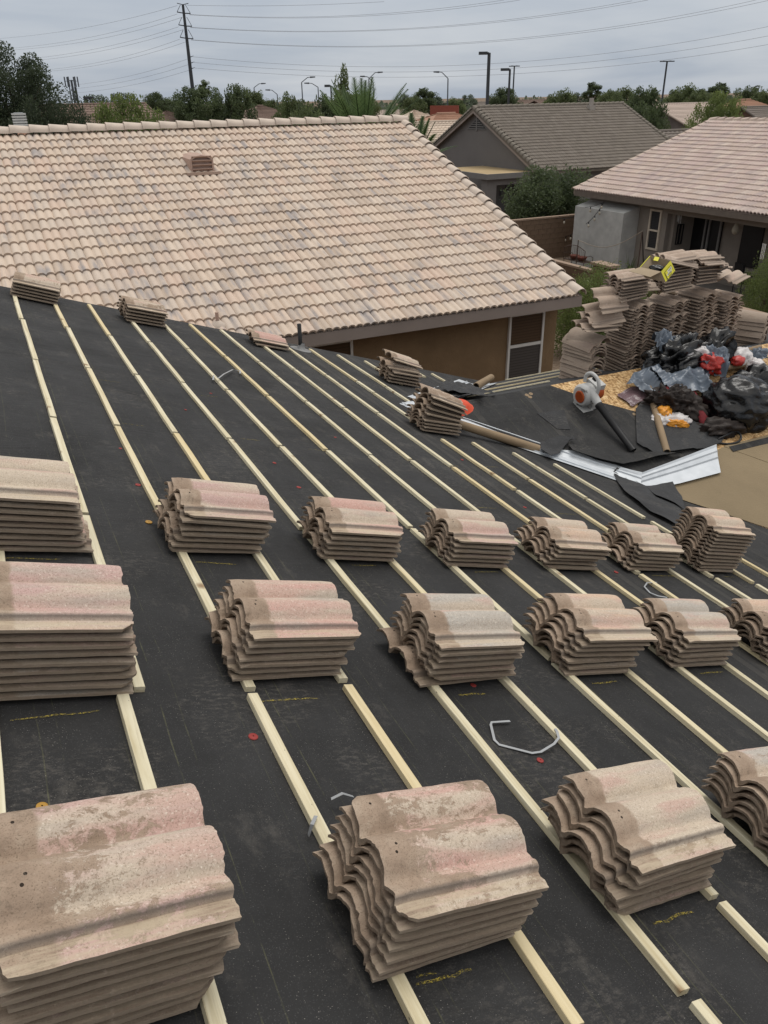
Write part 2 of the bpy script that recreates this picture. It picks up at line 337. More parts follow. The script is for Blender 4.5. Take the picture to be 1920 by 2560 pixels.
def stucco(name, col, var=.1, sc=1.2):
    t = NT(name, .92, .15); O = t.tc.outputs['Object']
    c = t.ramp(t.noise(O, sc, 6, .6), [(.3, tuple(x * (1 - var) for x in col)), (.7, tuple(x * (1 + var) for x in col))])
    c = t.mix(t.math('MULTIPLY', t.step(t.noise(t.mapv(O, (3, 3, .6)), 1.5, 5, .7), .58, .75), .25), c, tuple(x * .6 for x in col))
    t.base(c); t.bump(t.noise(O, 38, 5, .7), .5, .02); return t.m
M_TAN = stucco('tan_stucco', (.20, .135, .078), .16, 1.6); M_GRST = stucco('grey_stucco', (.165, .155, .15), .05); M_PALEST = stucco('pale_grey_stucco', (.40, .40, .385), .14, 2.5)
M_PKST = stucco('warm_grey_stucco', (.22, .195, .17)); M_BLOCK = stucco('brown_block', (.155, .108, .075), .22, 2.5); M_MORT = stucco('mortar', (.125, .09, .065))
M_CAPB = stucco('block_cap', (.30, .22, .165), .12)
M_FASC = simple('mauve_fascia', (.27, .225, .20), .7, .07, 2)
M_WHITE = simple('white_frame', (.62, .61, .585), .5, .05); M_DARK = simple('dark_opening', (.012, .012, .013), .4, .1)
M_GREYTRIM = simple('grey_trim', (.17, .165, .16), .6, .06)
def mat_screen(name, col):
    t = NT(name, .6, .3); Z = t.sep(t.tc.outputs['Object'])[2]
    f = t.math('FRACT', t.math('MULTIPLY', Z, 18)); t.base(t.mix(t.math('LESS_THAN', f, .25), col, tuple(x * .6 for x in col))); return t.m
M_SCR = mat_screen('brown_sunscreen', (.075, .043, .022)); M_SCR2 = mat_screen('grey_sunscreen', (.068, .060, .056)); M_BLIND = mat_screen('dark_blind', (.03, .03, .032))
M_METAL = NT('galvanised_steel', .42, .5); M_METAL.b.inputs['Metallic'].default_value = .05
M_METAL.base(M_METAL.ramp(M_METAL.noise(M_METAL.tc.outputs['Object'], 9, 5), [(.3, (.46, .49, .52)), (.7, (.56, .59, .62))])); M_METAL = M_METAL.m
M_POLE = simple('dark_steel', (.045, .05, .056), .6); M_POLE2 = simple('weathering_steel', (.085, .095, .11), .6); M_WIRE = simple('wire', (.27, .29, .32), .6)
M_KRAFT = simple('kraft_tube', (.255, .185, .115), .8, .12, 5, .15); M_TUBEIN = simple('tube_inside', (.10, .075, .05), .9)
def mat_osb():
    t = NT('osb', .8, .25); O = t.tc.outputs['Object']; w = t.noise(O, 12, 3)
    c1 = t.voro(t.mapv(O, (1, 2.4, 1), rot=(0, 0, .5)), 30, out='Color'); c2 = t.voro(t.mapv(O, (2.6, 1, 1), rot=(0, 0, -.35)), 24, out='Color')
    a = t.sep(c1)[0]; b = t.sep(c2)[1]
    c = t.ramp(t.math('ADD', t.math('MULTIPLY', a, .55), t.math('MULTIPLY', b, .45)), [(.15, (.20, .11, .042)), (.38, (.40, .245, .11)), (.6, (.55, .36, .17)), (.85, (.68, .50, .28))])
    c = t.mix(t.math('MULTIPLY', t.step(w, .5, .7), .35), c, (.36, .21, .09))
    c = t.mix(t.math('MULTIPLY', t.step(t.noise(O, 60, 3, .7), .58, .68), .5), c, (.17, .10, .05)); t.base(c); t.bump(a, .3, .004); return t.m
M_OSB = mat_osb()
M_TANPAPER = simple('tan_paper', (.215, .165, .10), .9, .10, 2.2, .5, 55)
M_GRAVEL = NT('gravel', .95, .1); _g = M_GRAVEL.tc.outputs['Object']; _v = M_GRAVEL.voro(_g, 22, out='Color')
M_GRAVEL.base(M_GRAVEL.mix(.6, M_GRAVEL.ramp(M_GRAVEL.sep(_v)[0], [(.1, (.10, .068, .048)), (.9, (.26, .19, .14))]), M_GRAVEL.ramp(M_GRAVEL.noise(_g, .3, 5), [(.35, (.15, .11, .08)), (.65, (.22, .17, .125))])))
M_GRAVEL.bump(M_GRAVEL.voro(_g, 22), .6, .03); M_GRAVEL = M_GRAVEL.m
def plastic(name, col, rough=.22, sp=.5, bmp=.35):
    t = NT(name, rough, sp); O = t.tc.outputs['Object']; t.base(t.ramp(t.noise(O, 6, 3), [(.3, tuple(c * .85 for c in col)), (.7, tuple(c * 1.15 for c in col))]))
    t.bump(t.noise(t.mapv(O, (1, 2.5, 1)), 9, 4, .5, 1.0), bmp, .02); return t.m
M_BAG = plastic('black_plastic', (.0045, .0045, .005), .27, .5); M_BLUE = plastic('blue_grey_plastic', (.115, .14, .175), .34, .5)
M_WBAG = plastic('white_plastic', (.58, .55, .54), .4); M_RED = plastic('red_plastic', (.42, .03, .022), .4); M_ORB = plastic('orange_wrapper', (.68, .28, .02), .45)
M_PURP = plastic('purple_film', (.16, .105, .115), .25); M_LEATH = simple('dark_leather', (.022, .015, .012), .55, .3, 14, .5, 50); M_REDC = simple('red_cloth', (.14, .018, .022), .85, .25, 20, .5)
M_YEL = simple('yellow_card', (.60, .56, .04), .55, .05); M_CARD = simple('brown_card', (.30, .235, .155), .85, .06); M_LAB = simple('label_white', (.62, .62, .58), .6, .03); M_INK = simple('ink', (.03, .03, .03), .6)
M_BLW = simple('pale_grey_shell', (.43, .43, .42), .42, .08, 12); M_ORG = simple('orange_shell', (.42, .085, .022), .45, .1); M_BLK = simple('black_shell', (.014, .014, .015), .42, .2); M_ORANGE = simple('orange_felt', (.60, .075, .03), .6, .2, 12)
M_STRAP = simple('grey_strap', (.33, .34, .35), .35, .06); M_CAPR = simple('red_disc', (.26, .035, .03), .6); M_CAPY = simple('amber_disc', (.40, .22, .04), .5)
def mat_chalk():
    t = NT('yellow_chalk', .9); O = t.tc.outputs['Object']; t.base((.46, .36, .06)); t.set(t.b.inputs['Alpha'], t.math('MULTIPLY', t.step(t.noise(O, 150, 5, .8), .46, .60), .75)); return t.m
M_CHALK = mat_chalk()
def leafmat(name, c1, c2, rough=.5):
    c1 = tuple(x * 1.15 for x in c1); c2 = tuple(x * 1.2 for x in c2)
    t = NT(name, rough, .3); oi = t.node('ShaderNodeObjectInfo'); tint = t.attr('tint')
    c = t.ramp(tint, [(0, c1), (1, c2)]); c = t.mix(t.math('MULTIPLY', oi.outputs['Random'], .35), c, tuple(x * .7 for x in c1))
    t.base(c); tr = t.node('ShaderNodeBsdfTranslucent'); t.set(tr.inputs[0], t.mix(.5, c, tuple(min(1, x * 1.5) for x in c2))); ms = t.node('ShaderNodeMixShader'); ms.inputs[0].default_value = .38
    out = t.n['Material Output']; t.l.new(t.b.outputs[0], ms.inputs[1]); t.l.new(tr.outputs[0], ms.inputs[2]); t.l.new(ms.outputs[0], out.inputs[0]); return t.m
M_LEAF = leafmat('leaf_mid', (.050, .068, .028), (.130, .160, .066)); M_LEAFD = leafmat('leaf_dark', (.034, .050, .024), (.095, .122, .055)); M_LEAFL = leafmat('leaf_light', (.065, .092, .026), (.155, .190, .062))
M_LEAFB = leafmat('leaf_far', (.048, .062, .042), (.10, .125, .080)); M_PALM = leafmat('palm_leaf', (.035, .06, .022), (.10, .15, .055)); M_PINE = leafmat('pine_needle', (.022, .034, .020), (.066, .084, .045))
M_BARK = simple('bark', (.075, .055, .04), .9, .3, 20, .5)

# ------------------------------------------------------------------ ground, terrain
g = MB(); n = 24; S = 4200
g.add([(-S, -S, 0), (S, -S, 0), (S, S, 0), (-S, S, 0)], [(0, 1, 2, 3)])
solo('ground', g, M_GRAVEL, None, None, kind='structure')
mt = MB(); cs = []
for i in range(40):
    a = math.radians(50.5 + i * .42); h = 40 + 150 * math.exp(-((i - 17) / 9.0) ** 2) * (1 + .25 * noise.noise(Vector((i * .6, 0, 0)))) + 12 * noise.noise(Vector((i * .9, 4, 0)))
    for j, (dd, hh) in enumerate(((3300, -5), (3500, h * .55), (3700, h), (3950, h * .5), (4150, -5))): cs.append((math.sin(a) * dd, math.cos(a) * dd, hh + 6 * noise.noise(Vector((i, j, 0)))))
mt.add(cs, [(i * 5 + j, i * 5 + j + 1, i * 5 + j + 6, i * 5 + j + 5) for i in range(39) for j in range(4)], smooth=True)
solo('hills', mt, simple('hazed_hill_rock', (.115, .13, .15), .95, .15, .01), None, None, kind='structure')  # distance haze is put into the bluish rock colour

# ------------------------------------------------------------------ the house underfoot
H = thing('house', (3, 3, 0), 'house being reroofed underfoot, black underlayment with rows of pale battens', 'house')
XE, YT = 6.3, 8.75
XL, YB = -2.6, -2.2
def sheet(x0, x1, y0, y1, zf, nx, ny, clip=None, amp=.004, sc=2.2):
    mb = MB(); P = {}
    for i in range(nx + 1):
        for j in range(ny + 1):
            x = x0 + (x1 - x0) * i / nx; y = y0 + (y1 - y0) * j / ny
            if clip: x, y = clip(x, y)
            mb.v.append((x, y, zf(x, y) + amp * noise.noise(Vector((x * sc, y * sc * .5, 3)))))
    for i in range(nx):
        for j in range(ny):
            a = i * (ny + 1) + j; f = (a, a + ny + 1, a + ny + 2, a + 1)
            vv = [Vector(mb.v[k]) for k in f]
            if (vv[1] - vv[0]).cross(vv[3] - vv[0]).length < 1e-7 and (vv[2] - vv[1]).cross(vv[3] - vv[2]).length < 1e-7: continue
            mb.f.append(f); mb.m.append(0); mb.sm.append(True); mb.att.append(0)
    return mb
# main slope, left of the valleys, then the two strips in front of / behind the cross gable
SUMV = XA + YR
felt = sheet(XL, XA, YB, YT, lambda x, y: zmain(x), 60, 100)
fel2 = sheet(XA, XE, YB, YR, lambda x, y: zmain(x), 30, 60, clip=lambda x, y: (x, min(y, SUMV - x)))
fel3 = sheet(XA, 5.81, YR, YT, lambda x, y: zmain(x), 20, 30, clip=lambda x, y: (x, max(y, YR + (x - XA))))
for m_ in (fel2, fel3): felt.add(m_.v, m_.f, 0, True)
roof_under = part('underlayment', felt, M_FELT, H, 'black felt underlayment of the main slope')
mb = MB()
mb.slab([(XL, YB, zmain(XL) - .03), (XE, YB, zmain(XE) - .03), (XE, SUMV - XE, zmain(XE) - .03), (XA, YR, ZR - .03), (5.81, YT, zmain(5.81) - .03), (XL, YT, zmain(XL) - .03)], .12)
part('roof_deck', mb, M_OSB, H)
XO = 11.5
near = sheet(0, 1, 0, 1, lambda x, y: 0, 1, 1)
nf = MB(); 
def NZ(x, y, o=0): return (x, y, znear(y) + o)
nf.slab([NZ(XA, YR), NZ(XE, SUMV - XE), NZ(XO, SUMV - XE), NZ(XO, YR)], .11)
part('osb_panel', nf, M_OSB, H, 'bare tan strand board on the cross gable')
ff = MB(); ff.slab([(XA, YR, ZR - .003), (XO, YR, ZR - .003), (XO, YT - .25, zfar(YT - .25)), (XA + YT - .25 - YR, YT - .25, zfar(YT - .25))], .11)
part('far_deck', ff, M_FELT2, H)
wl = MB()
wl.boxr((XL + .4, 8.45, 0), (5.75, 8.6, zmain(5.8) - .16)); 
wl.add([(XL + .4, 8.45, zmain(5.8) - .16), (5.75, 8.45, zmain(5.8) - .16), (XL + .4, 8.45, zmain(XL + .4) - .16), (XL + .4, 8.6, zmain(5.8) - .16), (5.75, 8.6, zmain(5.8) - .16), (XL + .4, 8.6, zmain(XL + .4) - .16)], [(0, 1, 2), (3, 5, 4), (1, 4, 5, 2)])
wl.boxr((5.8, -2, 0), (5.95, 3.6, zmain(5.9) - .2)); wl.boxr((6.0, 3.9, 0), (XO - .4, 4.05, znear(3.9) - .2)); wl.boxr((6.0, 8.0, 0), (XO - .4, 8.15, zfar(8.15) - .2)); wl.boxr((XO - .55, 4.1, 0), (XO - .4, 7.95, znear(4.1) - .2))
part('wall', wl, M_TAN, H)
fa = MB(); fa.box((XL / 2 + 5.81 / 2, YT + .012, (zmain(XL) + zmain(5.81)) / 2 - .09), ((5.81 - XL) / math.cos(PA), .02, .16), MMAIN)
part('rake_board', fa, M_FASC, H)

# battens: each piece on its own, joints staggered as in the photograph
BX = [.113 + .336 * k for k in range(-2, 13)]
bat_cache = {}
def batten(x, y0, y1, far=False, w=.0345, h=.020, M=MMAIN, z=None, name='batten', parent=H, rz=0):
    L = round(y1 - y0, 3); key = (L, w, h)
    if key not in bat_cache:
        mb = MB(); c = .0015; hw = w / 2; hl = L / 2
        pr = [(-hw, 0), (-hw, h - c), (-hw + c, h), (hw - c, h), (hw, h - c), (hw, 0)]
        nseg = 4; vs = []
        for k in range(nseg + 1):
            yy = -hl + L * k / nseg; wob = random.uniform(-.0022, .0022) if 0 < k < nseg else 0
            for a, b in pr: vs.append((a + wob, yy, b + (random.uniform(-.0008, .0008) if b > h * .5 else 0)))
        fs = []
        for k in range(nseg):
            for i in range(5): fs.append((k * 6 + i, (k + 1) * 6 + i, (k + 1) * 6 + i + 1, k * 6 + i + 1))
        fs += [tuple(range(6)), tuple(nseg * 6 + i for i in reversed(range(6)))]
        mb.add(vs, fs); bat_cache[key] = mb.mesh(name, M_BAT)
    yc = (y0 + y1) / 2
    zz = zmain(x) if z is None else z
    return inst(name, bat_cache[key], parent, Matrix.Translation((x, yc, zz + .001)) @ M @ Matrix.Rotation(math.radians(rz), 4, 'Z'))
def row(x, joints, gap=.03, dx=None):
    for a, b in zip(joints[:-1], joints[1:]):
        j = .004 if dx is None else dx
        batten(x + random.uniform(-j, j), min(a, b) + gap / 2 + random.uniform(-.004, .004), max(a, b) - gap / 2 + random.uniform(-.004, .004), rz=random.uniform(-.3, .3))
for k, x in enumerate(BX):
    kk = k - 2
    if kk < 0: row(x, [8.64, 7.23, 5.93, 4.63, 3.33, 2.0]); row(x - .055, [2.0, .72, -.6]); continue
    if kk <= 8:
        js = {0: [8.62, 7.24, 5.92, 4.63, 3.3, 2.0, .74, -.6], 1: [8.66, 7.24, 5.92, 4.63, 3.35, 1.975, .72, -.6], 2: [8.6, 7.22, 5.95, 4.63, 3.3, 2.0, .70, -.6],
              3: [8.62, 7.24, 5.93, 4.65, 3.3, 2.25, .69, -.6], 4: [8.6, 7.25, 5.93, 4.63, 3.42, 2.2, .9, -.4], 5: [8.62, 7.22, 5.95, 4.67, 3.42, 2.1, .8, -.5],
              6: [8.65, 7.25, 5.96, 4.68, 3.4, 2.1, .8], 7: [8.6, 7.19, 5.94, 4.69, 3.46, 2.2, .9], 8: [8.55, 7.19, 5.95, 4.65, 3.4, 2.1, .9]}[kk]
        if kk == 0: row(x, js[:6]); row(x - .055, js[5:])
        else: row(x, js)
    elif kk == 9: row(x, [8.53, 7.18, 6.755, 5.66]); row(x, [5.40, 4.28, 2.97, 1.7, .5])
    elif kk == 10: row(x, [8.51, 7.17, 6.56]); row(x, [5.44, 4.58, 3.3, 2.1, .9])
    elif kk == 11: row(x, [8.46, 8.11, 7.45]); row(x, [5.30, 4.26, 2.96, 1.7])
    elif kk == 12: row(x, [8.45, 8.08]); row(x, [5.12, 3.95]); row(x, [3.90, 3.55, 2.9, 1.8])
row(4.49, [8.47, 8.15]); row(4.76, [8.49, 8.1]); row(4.48, [3.5, 2.6, 1.5]); row(4.81, [3.2, 2.2, 1.0]); row(5.15, [3.1, 2.0])
# battens across the far face of the cross gable, up to the tile heap
for i, (y, x0, x1) in enumerate(((6.78, 4.25, 5.32), (7.25, 4.75, 7.2), (7.80, 5.3, 8.2), (8.38, 5.85, 9.6))):
    Lb = x1 - x0; m_ = MB(); m_.box((0, 0, .007), (Lb, .035, .013)); inst('batten', m_.mesh('batten', M_BAT), H, Matrix.Translation(((x0 + x1) / 2, y, zfar(y) + .006)) @ MFAR)
# small discs, chalk
def disc_at(p, r, mat, name, lab=None, slope=MMAIN):
    m_ = MB(); m_.lathe([(r * .15, .004), (r * .2, .0035), (r * .75, .002), (r, .003), (r, 0)], 14); o = part(name, m_.mesh(name, mat), mat, H, lab)
    o.matrix_local = Matrix.Translation(p - ROOT[H] + Vector((0, 0, .001))) @ slope
for px, py, r, m_, lab in ((633, 1843, .0150, M_CAPR, 'red plastic cap washer'), (1350, 1902, .0125, M_CAPR, 'red plastic cap washer'), (1183, 1714, .012, M_CAPR, None), (105, 2018, .014, M_CAPY, 'amber plastic cap washer'),
        (372, 1306, .016, M_CAPY, 'amber plastic cap washer'), (345, 1213, .014, M_CAPR, None), (747, 1219, .014, M_CAPR, None), (301, 1122, .009, M_CAPR, None), (527, 984, .010, M_CAPR, None), (464, 1025, .009, M_CAPR, None),
        (838, 1094, .010, M_CAPR, None), (1155, 1150, .013, M_CAPR, None), (1312, 1269, .013, M_CAPR, None), (1431, 1226, .012, M_CAPR, None), (1540, 1431, .014, M_CAPR, None), (686, 1158, .012, M_CAPR, None)):
    disc_at(on_main(px, py), r, m_, 'cap_washer', lab)
for px, py in ((1317, 988), (1327, 985), (1325, 993), (1586, 1036)): disc_at(on_near(px, py, .012), .022, M_KRAFT, 'cap_washer', slope=MNEAR)
for a, b, w in (((25, 1800), (250, 1777), .010), ((655, 1752), (795, 1745), .012), ((1148, 1738), (1212, 1733), .014), ((1480, 1708), (1542, 1703), .014), ((1750, 1683), (1805, 1678), .014), ((1635, 2312), (1730, 2277), .012),
        ((1040, 2461), (1180, 2424), .011), ((490, 1405), (590, 1410), .010), ((880, 1413), (940, 1414), .010), ((0, 1395), (150, 1398), .012), ((1040, 2442), (1090, 2430), .008), ((1187, 1430), (1245, 1430), .010), ((305, 1058), (360, 1065), .006), ((370, 870), (405, 875), .006), ((240, 948), (300, 956), .006),
        ((500, 988), (545, 992), .006), ((600, 1096), (650, 1101), .007), ((770, 1122), (820, 1128), .006), ((1015, 1010), (1060, 1016), .006), ((1100, 1160), (1145, 1165), .006), ((1215, 1166), (1245, 1168), .006), ((1370, 1183), (1400, 1186), .006), ((1192, 1268), (1240, 1271), .008), ((1385, 1283), (1440, 1286), .008), ((1630, 1438), (1700, 1441), .010), ((1810, 1441), (1835, 1443), .010)):
    A = on_main(*a, .0035); B = on_main(*b, .0035); d = (B - A); n_ = Vector((K, 0, 1)).cross(d).normalized(); m_ = MB(); vs = []
    for i in range(7):
        t_ = i / 6; p = A + d * t_ + n_ * random.uniform(-.35, .35) * w; ww = w * .72 * (.35 + .65 * math.sin(math.pi * (.15 + .7 * t_))) * .5; vs += [p - n_ * ww, p + n_ * ww]
    m_.add(vs, [(2 * i, 2 * i + 1, 2 * i + 3, 2 * i + 2) for i in range(6)]); part('chalk_mark', m_, M_CHALK, H)

# valley flashings
def gutter(name, P0, P1, Lup, Rup, w=.24, label=None, rib=True):
    """metal valley strip: centre line P0-P1, wings along unit vectors Lup and Rup"""
    prof = [(-1, 1.0), (-1, .62), (-1, .60), (-1, .56), (-1, .54), (-1, .12), (0, 0), (1, .12), (1, .54), (1, .56), (1, .60), (1, .62), (1, 1.0)]
    m_ = MB(); vs = []
    for P in (P0, P1):
        for sgn, a in prof:
            wv = (Lup if sgn < 0 else Rup) * (a * w); bumpz = .012 if abs(a) in (.60, .56) and rib else 0
            vs.append(Vector(P) + wv + Vector((0, 0, bumpz + (0 if a else .018))))
    n_ = len(prof); m_.add(vs, [(i, i + 1, n_ + i + 1, n_ + i) for i in range(n_ - 1)])
    return part(name, m_, M_METAL, H, label)
_d45 = math.sqrt(.5)
Lm = Vector((-_d45, -_d45, _d45 * K)).normalized(); Rn = Vector((_d45, _d45, _d45 * K)).normalized()
gutter('valley_flashing', (3.42, 6.38, ZR + .010), (4.90, 4.88, zmain(4.90) + .012), Lm, Rn, .17, 'galvanised valley flashing on the near side')
Lf = Vector((-_d45, _d45, _d45 * K)).normalized(); Rf = Vector((_d45, -_d45, _d45 * K)).normalized()
gutter('valley_flashing', (3.75, 6.69, zmain(3.75) + .014), (5.35, 8.29, zmain(5.35) + .014), Lf, Rf, .26, 'galvanised valley flashing on the far side')

# ------------------------------------------------------------------ roof tile field with individual tiles
def tile_profile(tw, amp, npb=6):
    P = []
    for b in range(2):
        for i in range(npb + (1 if b == 1 else 0)):
            s = i / npb; z = amp * (math.sin(math.pi * s) ** .62 if 0 < s < 1 else 0); P.append((b * tw / 2 + s * tw / 2, z))
    return P
def roof_field(parent, O, U, S, Nn, cols, rows, tw, rh, mat, nind, amp=.041, th=.036, skip=None, lift=.040, nvar=14, npb=6, colrange=None):
    """rows of double-barrel tiles; the nearest in view are parts of their own, the rest is one stuff part"""
    prof = tile_profile(tw, amp, npb); n = len(prof); U = Vector(U).normalized(); S = Vector(S).normalized(); Nn = Vector(Nn).normalized(); O = Vector(O)
    def geom(att, j=0):
        vs = [(x, 0, z + lift) for x, z in prof] + [(x, rh + .03, z + .004) for x, z in prof] + [(x, .004, z + lift - th) for x, z in prof]
        fs = [(i, i + 1, n + i + 1, n + i) for i in range(n - 1)]; fr = [(2 * n + i, 2 * n + i + 1, i + 1, i) for i in range(n - 1)]
        return vs, fs, fr
    meshes = []
    for k in range(nvar):
        m_ = MB(); a = (k + .5) / nvar; vs, fs, fr = geom(a); m_.add(vs, fs, 0, True, a); m_.add([vs[i] for i in range(n)] + vs[2 * n:], [(n + i, n + i + 1, i + 1, i) for i in range(n - 1)], 0, True, a); meshes.append(m_.mesh('tile', mat))
    cand = []; rest = []
    for r in range(rows):
        c0, c1 = (0, cols) if colrange is None else colrange(r)
        for c in range(c0, c1):
            o = O + U * (c * tw + random.uniform(-.002, .002)) + S * (r * rh + random.uniform(-.006, .006)) + Nn * random.uniform(0, .003)
            ctr = o + U * tw / 2 + S * rh / 2; px, py, z = proj(ctr)
            if skip and skip(ctr): continue
            vis = -60 < px < 1980 and -60 < py < 2600 and not (px < 1010 and py > 715 + .205 * px + 25)
            (cand if vis else rest).append((z, o, random.randrange(nvar)))
    cand.sort(key=lambda t_: t_[0]); rest += cand[nind:]; cand = cand[:nind]
    R = Matrix(((U.x, S.x, Nn.x, 0), (U.y, S.y, Nn.y, 0), (U.z, S.z, Nn.z, 0), (0, 0, 0, 1)))
    for z, o, k in cand: inst('tile', meshes[k], parent, Matrix.Translation(o) @ R @ Matrix.Rotation(random.gauss(0, .004), 4, 'Z'))
    if rest:
        mb = MB()
        for z, o, k in rest:
            a = (k + .5) / nvar; vs, fs, fr = geom(a); V = [o + U * v[0] + S * v[1] + Nn * v[2] for v in vs]; mb.add(V, fs, 0, True, a); mb.add(V[:n] + V[2 * n:], [(n + i, n + i + 1, i + 1, i) for i in range(n - 1)], 0, True, a)
        part('tile_field', mb, mat, parent, kind='stuff')
def cap_mesh(L, r0, r1, th, mat, n=8):
    m_ = MB(); vs = []
    for (x, r) in ((0, r0), (L, r1)):
        for k in range(n + 1): a = math.pi * k / n; vs.append((math.cos(a) * r, x, math.sin(a) * r))
        for k in range(n + 1): a = math.pi * k / n; vs.append((math.cos(a) * (r - th), x, math.sin(a) * (r - th)))
    q = n + 1
    m_.add(vs, [(i, i + 1, 2 * q + i + 1, 2 * q + i) for i in range(n)], 0, True)
    m_.add(vs[:2 * q], [(i, q + i, q + i + 1, i + 1) for i in range(n)]); m_.add(vs[2 * q:], [(i, i + 1, q + i + 1, q + i) for i in range(n)])
    return m_.mesh('cap_tile', mat)
def cap_row(parent, A, B, exp, r, mat, name, up=(0, 0, 1), tilt=.05):
    A = Vector(A); B = Vector(B); d = (B - A); n_ = max(1, int(d.length / exp)); Y = d.normalized(); X = Y.cross(Vector(up)).normalized(); Z = X.cross(Y)
    me = cap_mesh(exp + .05, r * 1.07, r * .88, .016, mat); me.name = name
    R = Matrix(((X.x, Y.x, Z.x, 0), (X.y, Y.y, Z.y, 0), (X.z, Y.z, Z.z, 0), (0, 0, 0, 1)))
    for i in range(n_): inst(name, me, parent, Matrix.Translation(A + Y * (i * d.length / n_) + Z * random.uniform(0, .004)) @ R @ Matrix.Rotation(-tilt, 4, 'X') @ Matrix.Rotation(random.gauss(0, .006), 4, 'Z'))

# ------------------------------------------------------------------ neighbour house with buff tiles
NBX, NBY, NBZ, NBS = 9.86, 11.8, 2.81 - .05, math.atan(.191 / .493)
NB = thing('neighbour_house', (4, 16, 0), 'tan stucco house beside us under a large buff tile roof', 'house')
run = 7.22; ks = math.tan(NBS); rh = run / math.cos(NBS) / 22
rf = MB(); XL2 = -3.6
rf.slab([(XL2, NBY, NBZ), (NBX - .05, NBY, NBZ), (NBX - .05, NBY + run, NBZ + run * ks), (XL2, NBY + run, NBZ + run * ks)], .10)
rf.slab([(XL2, NBY + run + .002, NBZ + run * ks), (NBX - .05, NBY + run + .002, NBZ + run * ks), (NBX - .05, NBY + 2 * run, NBZ), (XL2, NBY + 2 * run, NBZ)], .10)
NBroof = part('roof', rf, M_NBCAP, NB)
tw = .276; ncol = int((NBX - .16 - XL2) / tw)
roof_field(NBroof, (NBX - .16 - ncol * tw, NBY - .05, NBZ - .05 * ks + .012), (1, 0, 0), (0, math.cos(NBS), math.sin(NBS)), (0, -math.sin(NBS), math.cos(NBS)), ncol, 22, tw, rh, M_NB, 300)
cap_row(NBroof, (NBX - .09, NBY - .06, NBZ + .02), (NBX - .09, NBY + run - .02, NBZ + run * ks + .02), rh * 22 / 22, .125, M_NBCAP, 'rake_tile', tilt=.07)
cap_row(NBroof, (XL2, NBY + run, NBZ + run * ks + .06), (NBX - .02, NBY + run, NBZ + run * ks + .06), .37, .135, M_NBCAP, 'ridge_tile', tilt=.035)
w = MB(); w.boxr((-3.2, 12.35, 0), (9.74, 12.5, NBZ + .12)); w.boxr((9.6, 12.5, 0), (9.74, 25.6, NBZ + .12)); w.boxr((-3.2, 25.6, 0), (9.74, 25.75, NBZ + .12))
w.add([(9.74, 12.35, NBZ + .12), (9.74, 25.75, NBZ + .12), (9.74, NBY + run, NBZ + run * ks - .11)], [(0, 1, 2)])
NBwall = part('wall', w, M_TAN, NB)
f_ = MB(); f_.boxr((XL2, NBY - .03, NBZ - .20), (NBX - .02, NBY + .0, NBZ - .005)); part('fascia', f_, M_FASC, NB)
f_ = MB(); f_.boxr((XL2, NBY + .0, NBZ - .20), (NBX - .1, 12.35, NBZ - .185)); part('soffit', f_, M_FASC, NB)
f_ = MB(); f_.add([(NBX - .04, NBY + .003, NBZ - .2), (NBX - .01, NBY + .003, NBZ - .2), (NBX - .01, NBY + run, NBZ + run * ks - .2), (NBX - .04, NBY + run, NBZ + run * ks - .2), (NBX - .04, NBY + .003, NBZ), (NBX - .01, NBY + .003, NBZ), (NBX - .01, NBY + run, NBZ + run * ks), (NBX - .04, NBY + run, NBZ + run * ks)], [(0, 3, 2, 1), (4, 5, 6, 7), (1, 2, 6, 5), (0, 4, 7, 3), (0, 1, 5, 4)]); part('rake_board', f_, M_FASC, NB)
def window_y(parent, x0, x1, z0, z1, y, zm=None, m1=M_SCR, m2=M_SCR2, fw=.045, label=None):
    f = MB()
    for a, b in (((x0, z0), (x0 + fw, z1)), ((x1 - fw, z0), (x1, z1)), ((x0 + fw, z0), (x1 - fw, z0 + fw)), ((x0 + fw, z1 - fw), (x1 - fw, z1))): f.boxr((a[0], y - .045, a[1]), (b[0], y + .02, b[1]))
    if zm: f.boxr((x0 + fw, y - .04, zm - .028), (x1 - fw, y + .015, zm + .028))
    F = part('window', f, M_WHITE, parent, label)
    for a, b, m_ in ([(z0 + fw, zm - .028, m2), (zm + .028, z1 - fw, m1)] if zm else [(z0 + fw, z1 - fw, m1)]):
        q = MB(); q.boxr((x0 + fw, y - .018, a), (x1 - fw, y - .01, b)); part('pane', q, m_, F)
    return F
window_y(NB, 8.60, 9.42, 1.05, 2.43, 12.345, 1.80, label='white framed window with brown screen above grey')
window_y(NB, 4.30, 5.33, 1.3, 2.42, 12.345, None, label='low white framed window half hidden by the roof edge')
def nb_at(px, py): r = ray(px, py); k = ks; return CAM + r * ((NBZ + .05 - k * NBY - CZ) / (r.z - k * r.y))
# dormer vent
c0 = nb_at(508, 434); RN = Matrix.Rotation(NBS, 4, 'X')
V = part('roof_vent', MB().boxr((c0.x - .34, c0.y - .10, c0.z - .02), (c0.x + .34, c0.y - .02, c0.z + .03)), simple('vent_clay', (.40, .29, .23), .7, .08), NB)
MV = simple('vent_clay_body', (.40, .28, .225), .7, .08)
vb = MB(); w_, h_ = .235, .32
poly = [(-w_, 0), (-w_, h_ * .78), (-w_ * .55, h_ * .95), (0, h_), (w_ * .55, h_ * .95), (w_, h_ * .78), (w_, 0)]
fr = [Vector((c0.x + a, c0.y, c0.z + .02 + b)) for a, b in poly]; bk = [Vector((c0.x + a * 1.0, c0.y + .02 + b / ks * 1.12 + .05, c0.z + .02 + b + .02)) for a, b in poly]
n_ = len(poly); inn = [Vector((c0.x + a * .86, c0.y, c0.z + .035 + b * .88)) for a, b in poly]; inb = [p + Vector((0, .06, 0)) for p in inn]
